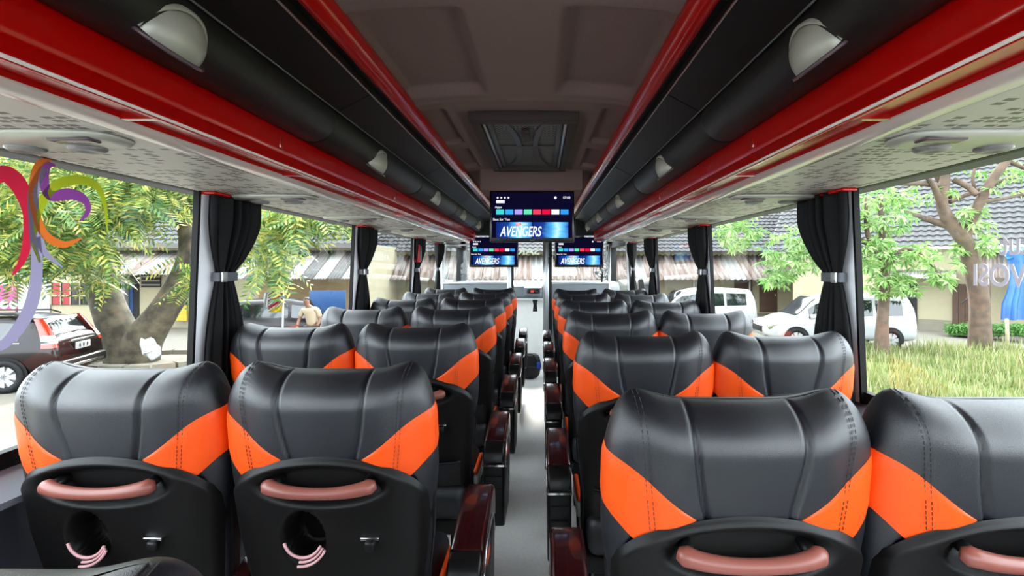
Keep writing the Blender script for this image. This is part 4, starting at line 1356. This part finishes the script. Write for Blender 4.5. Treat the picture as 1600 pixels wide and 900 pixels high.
# grass
gp = mesh('grass_strip', [(3.5, 3.0, GROUND + .012), (20, 3.0, GROUND + .012), (20, 16.4, GROUND + .012), (3.5, 16.4, GROUND + .012)], [(0, 1, 2, 3)], M['grassground'], None, False)
struct(gp)
N = 26000
gx = nr.uniform(6.0, 19.5, N); gy = 6.5 + 9.9 * nr.uniform(0, 1, N) ** .8
hh = nr.uniform(.08, .40, N) * (1 + .6 * np.sin(gx * 1.7 + 2 * np.sin(gy)) * np.sin(gy * 1.3 + gx))
an = nr.uniform(0, 2 * PI, N); ln = nr.uniform(0, .6, N)
V, Fc = [], []
for i in range(N):
    ca, sa = math.cos(an[i]), math.sin(an[i])
    w = .018
    b = len(V)
    V += [(gx[i] - ca * w, gy[i] - sa * w, GROUND), (gx[i] + ca * w, gy[i] + sa * w, GROUND), (gx[i] + sa * ln[i] * hh[i], gy[i] - ca * ln[i] * hh[i], GROUND + hh[i])]
    Fc.append((b, b + 1, b + 2))
tag(mesh('grass', V, Fc, M['grass'], None, False), 'tall pale green grass growing outside the right windows', 'grass', kind='stuff')

# kerb stones round the left tree and a white sack
kb = thing('tree_kerb', 'ring of pale kerb stones around the forked tree', 'kerb', (px(208, 570, 13.9).x, 13.2, GROUND))
kc = (px(215, 570, 13.7).x + .2, 13.95)
for k in range(18):
    a0, a1 = 2 * PI * k / 18 + .02, 2 * PI * (k + 1) / 18 - .02
    bm = bmesh.new()
    bm_prism(bm, [(kc[0] + r * math.cos(a), kc[1] + .8 * r * math.sin(a)) for r, a in ((1.35, a0), (1.7, a0), (1.7, a1), (1.35, a1))], 'z', GROUND, GROUND + .22)
    from_bm('kerb_stone', bm, M['stone'], kb)
soil = [(kc[0] + 1.4 * math.cos(a), kc[1] + 1.12 * math.sin(a), GROUND + .1) for a in np.linspace(0, 2 * PI, 25)[:-1]]
mesh('soil', soil, [tuple(range(24))], M['stone'], kb, False)
P = []
for i in range(15):
    s = i / 14
    k = (math.sin(PI * (0.04 + .92 * s))) ** .35
    c = px(228 + 12 * s, 530 + 30 * s, 12.3)
    P.append([c + Vector((.21 * k * math.cos(t) * (1 + .1 * math.sin(3 * t)), .14 * k * math.sin(t), .05 * math.sin(2 * t + i))) for t in np.linspace(0, 2 * PI, 17)[:-1]])
tag(grid('sack', P, M['white'], None, cv=True, caps=True), 'white plastic sack leaning on the kerb by the forked tree', 'sack')

# ---- cars
def interp_st(st, x):
    for a, b in zip(st, st[1:]):
        if a[0] >= x >= b[0]:
            t = (a[0] - x) / (a[0] - b[0]); t2 = t * t * (3 - 2 * t)
            return [p + (q - p) * t2 for p, q in zip(a, b)]
    return list(st[-1])
def car(name, label, loc, rz, paint, st, wheels, wr, windows, rear_w, front_w, group=None, lamp=None, rim=None, dark=None):
    """station: x, z bottom, z belt, z roof, half width belt, half width roof"""
    t = thing(name, label, 'car', loc, rz, group)
    X0, X1 = st[0][0], st[-1][0]
    xsn = [X0 + (X1 - X0) * i / 60 for i in range(61)]
    def ring(x):
        _, zb, zl, zr, wb, wr_ = interp_st(st, x)
        h = [(0, zb), (wb * .8, zb), (wb * .97, zb + .08), (wb, zb + .3 * (zl - zb)), (wb * 1.01, zb + .7 * (zl - zb)), (wb * .985, zl), (wr_ + .03, zl + .82 * (zr - zl)), (wr_ - .03, zl + .96 * (zr - zl)), (wr_ * .6, zr + .01), (0, zr + .02)]
        return [(x, -y, z) for y, z in h] + [(x, y, z) for y, z in reversed(h[1:-1])]
    grid('body', [ring(x) for x in xsn], paint, t, cv=True, caps=True, world=False)
    gm = M['car_glass']
    for sg in (-1, 1):
        for xa, xb, in windows:
            P = []
            for i in range(9):
                x = xa + (xb - xa) * i / 8
                _, zb, zl, zr, wb, wr_ = interp_st(st, x)
                P.append([(x, sg * (wb * .985 + (wr_ + .03 - wb * .985) * q / .82 + .006), zl + (zr - zl) * q) for q in (.08, .3, .55, .76)])
            grid('side_window', P, gm, t, world=False)
    for nm, (xa, xb), in (('rear_window', rear_w), ('windshield', front_w)):
        P = []
        for i in range(9):
            x = xa + (xb - xa) * i / 8
            _, zb, zl, zr, wb, wr_ = interp_st(st, x)
            P.append([(x + (.012 if nm == 'rear_window' else -.012), y * wr_ * .93, zr + .02 + .012 - .01 * abs(y)) for y in (-1, -.6, 0, .6, 1)])
        grid(nm, P, gm, t, world=False)
    for wx in wheels:
        for sg in (-1, 1):
            _, zb, zl, zr, wb, wr_ = interp_st(st, wx)
            arch = [(wx + (wr + .06) * math.cos(a), sg * (wb * 1.012 + .004), max(.12, wr + (wr + .06) * math.sin(a))) for a in np.linspace(-.4, PI + .4, 20)]
            mesh('wheel_arch', [(wx, sg * (wb * 1.012 + .004), wr)] + arch, [(0, i, i + 1) for i in range(1, 20)], M['rubber'], t, False, False)
            prof = [(.60, .0), (.66, .035), (.95, .04), (1.0, .01), (1.0, -.18), (.6, -.2)]
            wl = grid('wheel', [[(wx + wr * r * math.cos(a), sg * (wb * 1.012 + .01 + d), wr + wr * r * math.sin(a)) for r, d in prof] for a in np.linspace(0, 2 * PI, 33)[:-1]], M['rubber'], t, cu=True, cv=True, world=False)
            mesh('rim_disc', [(wx + wr * .62 * math.cos(a), sg * (wb * 1.012 + .008), wr + wr * .62 * math.sin(a)) for a in np.linspace(0, 2 * PI, 25)[:-1]], [tuple(range(24))], M['sheet_grey'], wl, False, False)
            for k in range(7):
                a = 2 * PI * k / 7
                e = .30
                q = [(wx + wr * r * math.cos(a + s_), sg * (wb * 1.012 + .03), wr + wr * r * math.sin(a + s_)) for r, s_ in ((.08, -1.2), (.64, -e), (.64, e), (.08, 1.2))]
                mesh('spoke', q, [(0, 1, 2, 3)], M['chrome'] if rim is None else rim, wl, False, False)
    zb = interp_st(st, X0)[1]
    return t
M['car_dark'] = mat('dark_maroon_paint', osrgb(26, 9, 12), .2, spec=.3, coat=.12)
M['car_white'] = mat('white_paint', osrgb(235, 236, 238), .2, coat=.8)
M['car_silver'] = mat('grey_paint', osrgb(150, 156, 160), .2, .5, coat=.8)
M['car_glass'] = mat('tinted_glass', osrgb(30, 38, 42), .05, spec=.8)
M['tail'] = mat('tail_lamp', osrgb(235, 60, 20), .2, coat=.6)
M['silverrim'] = mat('silver_rim', osrgb(215, 215, 215), .4, .3)
SUV = [(2.25, .45, .72, .76, .80, .70), (2.2, .36, .95, 1.0, .88, .76), (2.08, .30, 1.05, 1.14, .90, .74), (1.72, .28, 1.06, 1.53, .91, .66), (1.2, .28, 1.04, 1.60, .91, .67), (0, .28, 1.0, 1.61, .91, .68), (-.5, .28, .98, 1.53, .91, .66), (-1.2, .28, .97, 1.06, .91, .74), (-2.0, .3, .86, .92, .86, .66), (-2.25, .4, .62, .68, .74, .56)]
p0 = px(88, 610, 11.0)
suv = car('parked_suv', 'dark maroon estate car with tall red tail lamps outside the left window', (p0.x - 2.42, 11.35, GROUND), math.radians(14), M['car_dark'], SUV, (1.35, -1.35), .35, ((1.55, 1.0), (.9, -.05), (-.15, -.85)), (2.03, 1.76), (-1.12, -.58), rim=M['silverrim'])
for sg in (-1, 1):
    P = []
    for i in range(8):
        s = i / 7
        x = 2.14 - .34 * s ** 1.3; z = .92 + .62 * s
        w = .885 - .20 * s
        P.append([(x - .16 * (1 - .6 * s), sg * (w + .035), z), (x + .03, sg * (w + .03), z), (x + .075, sg * (w - .07), z), (x + .06, sg * (w - .17 + .08 * s), z)])
    tl = grid('tail_lamp', P, M['tail'], suv, world=False)
    P2 = [[Vector(q) + Vector((.006, sg * .006, 0)) for q in r] for r in P[1:4]]
    grid('reverse_lens', P2, M['white'], tl, world=False)
box('rear_bumper', 2.15, 2.32, -.84, .84, .40, .62, M['shell2'], suv, .04, world=False)
box('bumper_trim', 2.30, 2.33, -.7, .7, .44, .50, M['chrome'], suv, .008, world=False)
box('tailgate_bar', 2.235, 2.28, -.42, .42, .99, 1.04, M['chrome'], suv, .012, world=False)
pl = box('number_plate', 2.245, 2.275, -.26, .26, .80, .96, M['white'], suv, .006, world=False)
for yy in (-.14, .0, .14):
    box('plate_mark', 2.275, 2.278, yy - .025, yy + .025, .84, .92, M['shell2'], pl, world=False)
for sg in (-1, 1):
    tube('roof_rail', [(1.5, sg * .6, 1.58), (1.3, sg * .6, 1.65), (-.1, sg * .6, 1.66), (-.3, sg * .6, 1.58)], .02, M['shell2'], suv, 6, world=False)
    box('sill_trim', -1.0, 1.0, sg * .905, sg * .93, .30, .38, M['chrome'], suv, .01, world=False)
    box('window_line', -.9, 1.6, sg * .893, sg * .915, 1.03, 1.055, M['chrome'], suv, .004, world=False)
    box('door_handle', .2, .4, sg * .915, sg * .935, .88, .91, M['chrome'], suv, .006, world=False)
tube('wiper', [(2.06, 0, 1.18), (2.02, .35, 1.22)], .012, M['shell2'], suv, 5, world=False)

MPV = [(2.3, .40, .72, .76, .80, .70), (2.26, .32, 1.0, 1.04, .88, .76), (2.2, .30, 1.05, 1.50, .89, .74), (2.05, .28, 1.05, 1.72, .90, .70), (1.0, .28, 1.02, 1.76, .90, .70), (0, .28, 1.0, 1.75, .90, .70), (-.6, .28, .98, 1.64, .90, .68), (-1.45, .28, .95, 1.05, .90, .74), (-2.1, .3, .82, .88, .86, .66), (-2.35, .38, .6, .66, .74, .56)]
p1 = px(1428, 545, 17.3)
mpv = car('parked_minivan', 'white minivan parked behind the young tree outside the right windows', (p1.x - 2.85, 17.3, GROUND), math.radians(-6), M['car_white'], MPV, (1.45, -1.4), .34, ((1.85, 1.05), (.95, .05), (-.05, -1.0)), (2.24, 2.1), (-1.38, -.68), rim=M['silverrim'])
box('spoiler', 2.1, 2.35, -.62, .62, 1.68, 1.75, M['car_white'], mpv, .02, world=False)
for sg in (-1, 1):
    prism('headlamp', [(-2.25, .62), (-2.28, .78), (-1.95, .86), (-1.98, .72)], 'y', sg * .70, sg * .86, M['chrome'], mpv, .01, world=False)
    box('mirror', -1.0, -.82, sg * .93, sg * 1.1, 1.0, 1.14, M['car_white'], mpv, .03, world=False)
box('grille', -2.37, -2.33, -.5, .5, .5, .7, M['shell2'], mpv, .01, world=False)
m2 = car('white_van', 'second white vehicle farther off, behind the second right window pillar', (px(1085, 500, 21.5).x, 21.5, GROUND), 0, M['car_white'], MPV, (1.45, -1.4), .34, ((1.85, 1.05), (.95, .05), (-.05, -1.0)), (2.24, 2.1), (-1.38, -.68), rim=M['silverrim'])
m3 = car('grey_car', 'grey car parked outside the second left window beside the blue board', (px(548, 500, 13.0).x + .6, 13.0, GROUND), math.radians(6), M['car_silver'], [(a, b, c, d - .12 * (d > 1.3), e, f) for a, b, c, d, e, f in SUV], (1.35, -1.35), .33, ((1.55, 1.0), (.9, -.05), (-.15, -.85)), (2.03, 1.76), (-1.12, -.58), rim=M['silverrim'])
m4 = car('black_car', 'black car with a curved window beside the striped flag', (px(452, 500, 17).x, 17, GROUND), math.radians(200), M['car_dark'], SUV, (1.35, -1.35), .35, ((1.55, 1.0), (.9, -.05), (-.15, -.85)), (2.03, 1.76), (-1.12, -.58), rim=M['silverrim'])

# ---- person beside the grey car (upper body shows above the seats)
pw = px(488, 600, 15.0)
pr = thing('person', 'person in a beige shirt with dark hair bending beside the grey car', 'person', (pw.x, 15.0, GROUND))
def skin_body(name, verts, edges, m, parent, sub=2):
    me = bpy.data.meshes.new(name)
    me.from_pydata([v[:3] for v in verts], edges, [])
    o = bpy.data.objects.new(name, me)
    link(o, parent, False)
    md = o.modifiers.new('skin', 'SKIN'); md.use_smooth_shade = True
    for i, v in enumerate(verts):
        me.skin_vertices[0].data[i].radius = (v[3], v[4] if len(v) > 4 else v[3])
    me.skin_vertices[0].data[0].use_root = True
    s = o.modifiers.new('sub', 'SUBSURF'); s.levels = sub; s.render_levels = sub
    me.materials.append(m)
    return o
SKIN = mat('skin', osrgb(168, 116, 86), .55)
SHIRT = mat('beige_shirt', osrgb(238, 214, 178), .8)
TROU = mat('dark_trousers', osrgb(40, 42, 52), .8)
HAIR = mat('dark_hair', osrgb(18, 16, 16), .6)
bv = [(0, 0, .92, .15, .12), (0, 0, 1.1, .16, .12), (-.04, 0, 1.3, .19, .13), (-.08, 0, 1.43, .12, .10), (-.12, 0, 1.52, .055), (-.16, 0, 1.58, .085, .09), (-.18, 0, 1.68, .09, .095), (-.18, 0, 1.74, .06),
      (.10, 0, .86, .085), (.11, .02, .48, .06), (.11, .06, .09, .045), (.12, -.1, .04, .035), (-.10, 0, .86, .085), (-.11, .02, .48, .06), (-.11, .06, .09, .045), (-.12, -.1, .04, .035),
      (.16, 0, 1.40, .065), (.25, -.02, 1.14, .05), (.22, -.18, .94, .036), (-.26, 0, 1.40, .065), (-.36, -.04, 1.15, .05), (-.34, -.2, .96, .036)]
be = [(0, 1), (1, 2), (2, 3), (3, 4), (4, 5), (5, 6), (6, 7), (0, 8), (8, 9), (9, 10), (10, 11), (0, 12), (12, 13), (13, 14), (14, 15), (3, 16), (16, 17), (17, 18), (3, 19), (19, 20), (20, 21)]
skin_body('body', bv, be, SKIN, pr)
skin_body('shirt', [(0, 0, .90, .17, .14), (0, 0, 1.1, .18, .14), (-.04, 0, 1.3, .21, .15), (-.08, 0, 1.44, .13, .11), (.16, 0, 1.40, .085), (.24, -.02, 1.18, .065), (-.26, 0, 1.40, .085), (-.35, -.04, 1.19, .065)], [(0, 1), (1, 2), (2, 3), (3, 4), (4, 5), (3, 6), (6, 7)], SHIRT, pr)
skin_body('trousers', [(0, 0, .95, .165, .135), (.10, 0, .86, .10), (.11, .02, .48, .075), (.11, .06, .12, .06), (-.10, 0, .86, .10), (-.11, .02, .48, .075), (-.11, .06, .12, .06)], [(0, 1), (1, 2), (2, 3), (0, 4), (4, 5), (5, 6)], TROU, pr)
skin_body('hair', [(-.175, .02, 1.66, .10, .105), (-.18, .03, 1.73, .09, .1), (-.18, .02, 1.78, .05)], [(0, 1), (1, 2)], HAIR, pr)
for sg, hx, hy, hz in ((1, .22, -.18, .94), (-1, -.34, -.2, .96)):
    hv = [(hx, hy, hz, .03, .02), (hx, hy - .05, hz - .05, .034, .018)]
    hedge_ = [(0, 1)]
    for k in range(4):
        i = len(hv)
        bx0 = hx - .027 + .018 * k
        ln_ = (.06, .07, .066, .05)[k]
        hv += [(bx0, hy - .075, hz - .075, .009), (bx0, hy - .085 - ln_ * .3, hz - .08 - ln_ * .6, .008), (bx0, hy - .08 - ln_ * .3, hz - .08 - ln_, .007)]
        hedge_ += [(1, i), (i, i + 1), (i + 1, i + 2)]
    i = len(hv)
    hv += [(hx - sg * .03, hy - .04, hz - .05, .011), (hx - sg * .048, hy - .065, hz - .085, .009)]
    hedge_ += [(0, i), (i, i + 1)]
    skin_body('hand', hv, hedge_, SKIN, pr, 1)
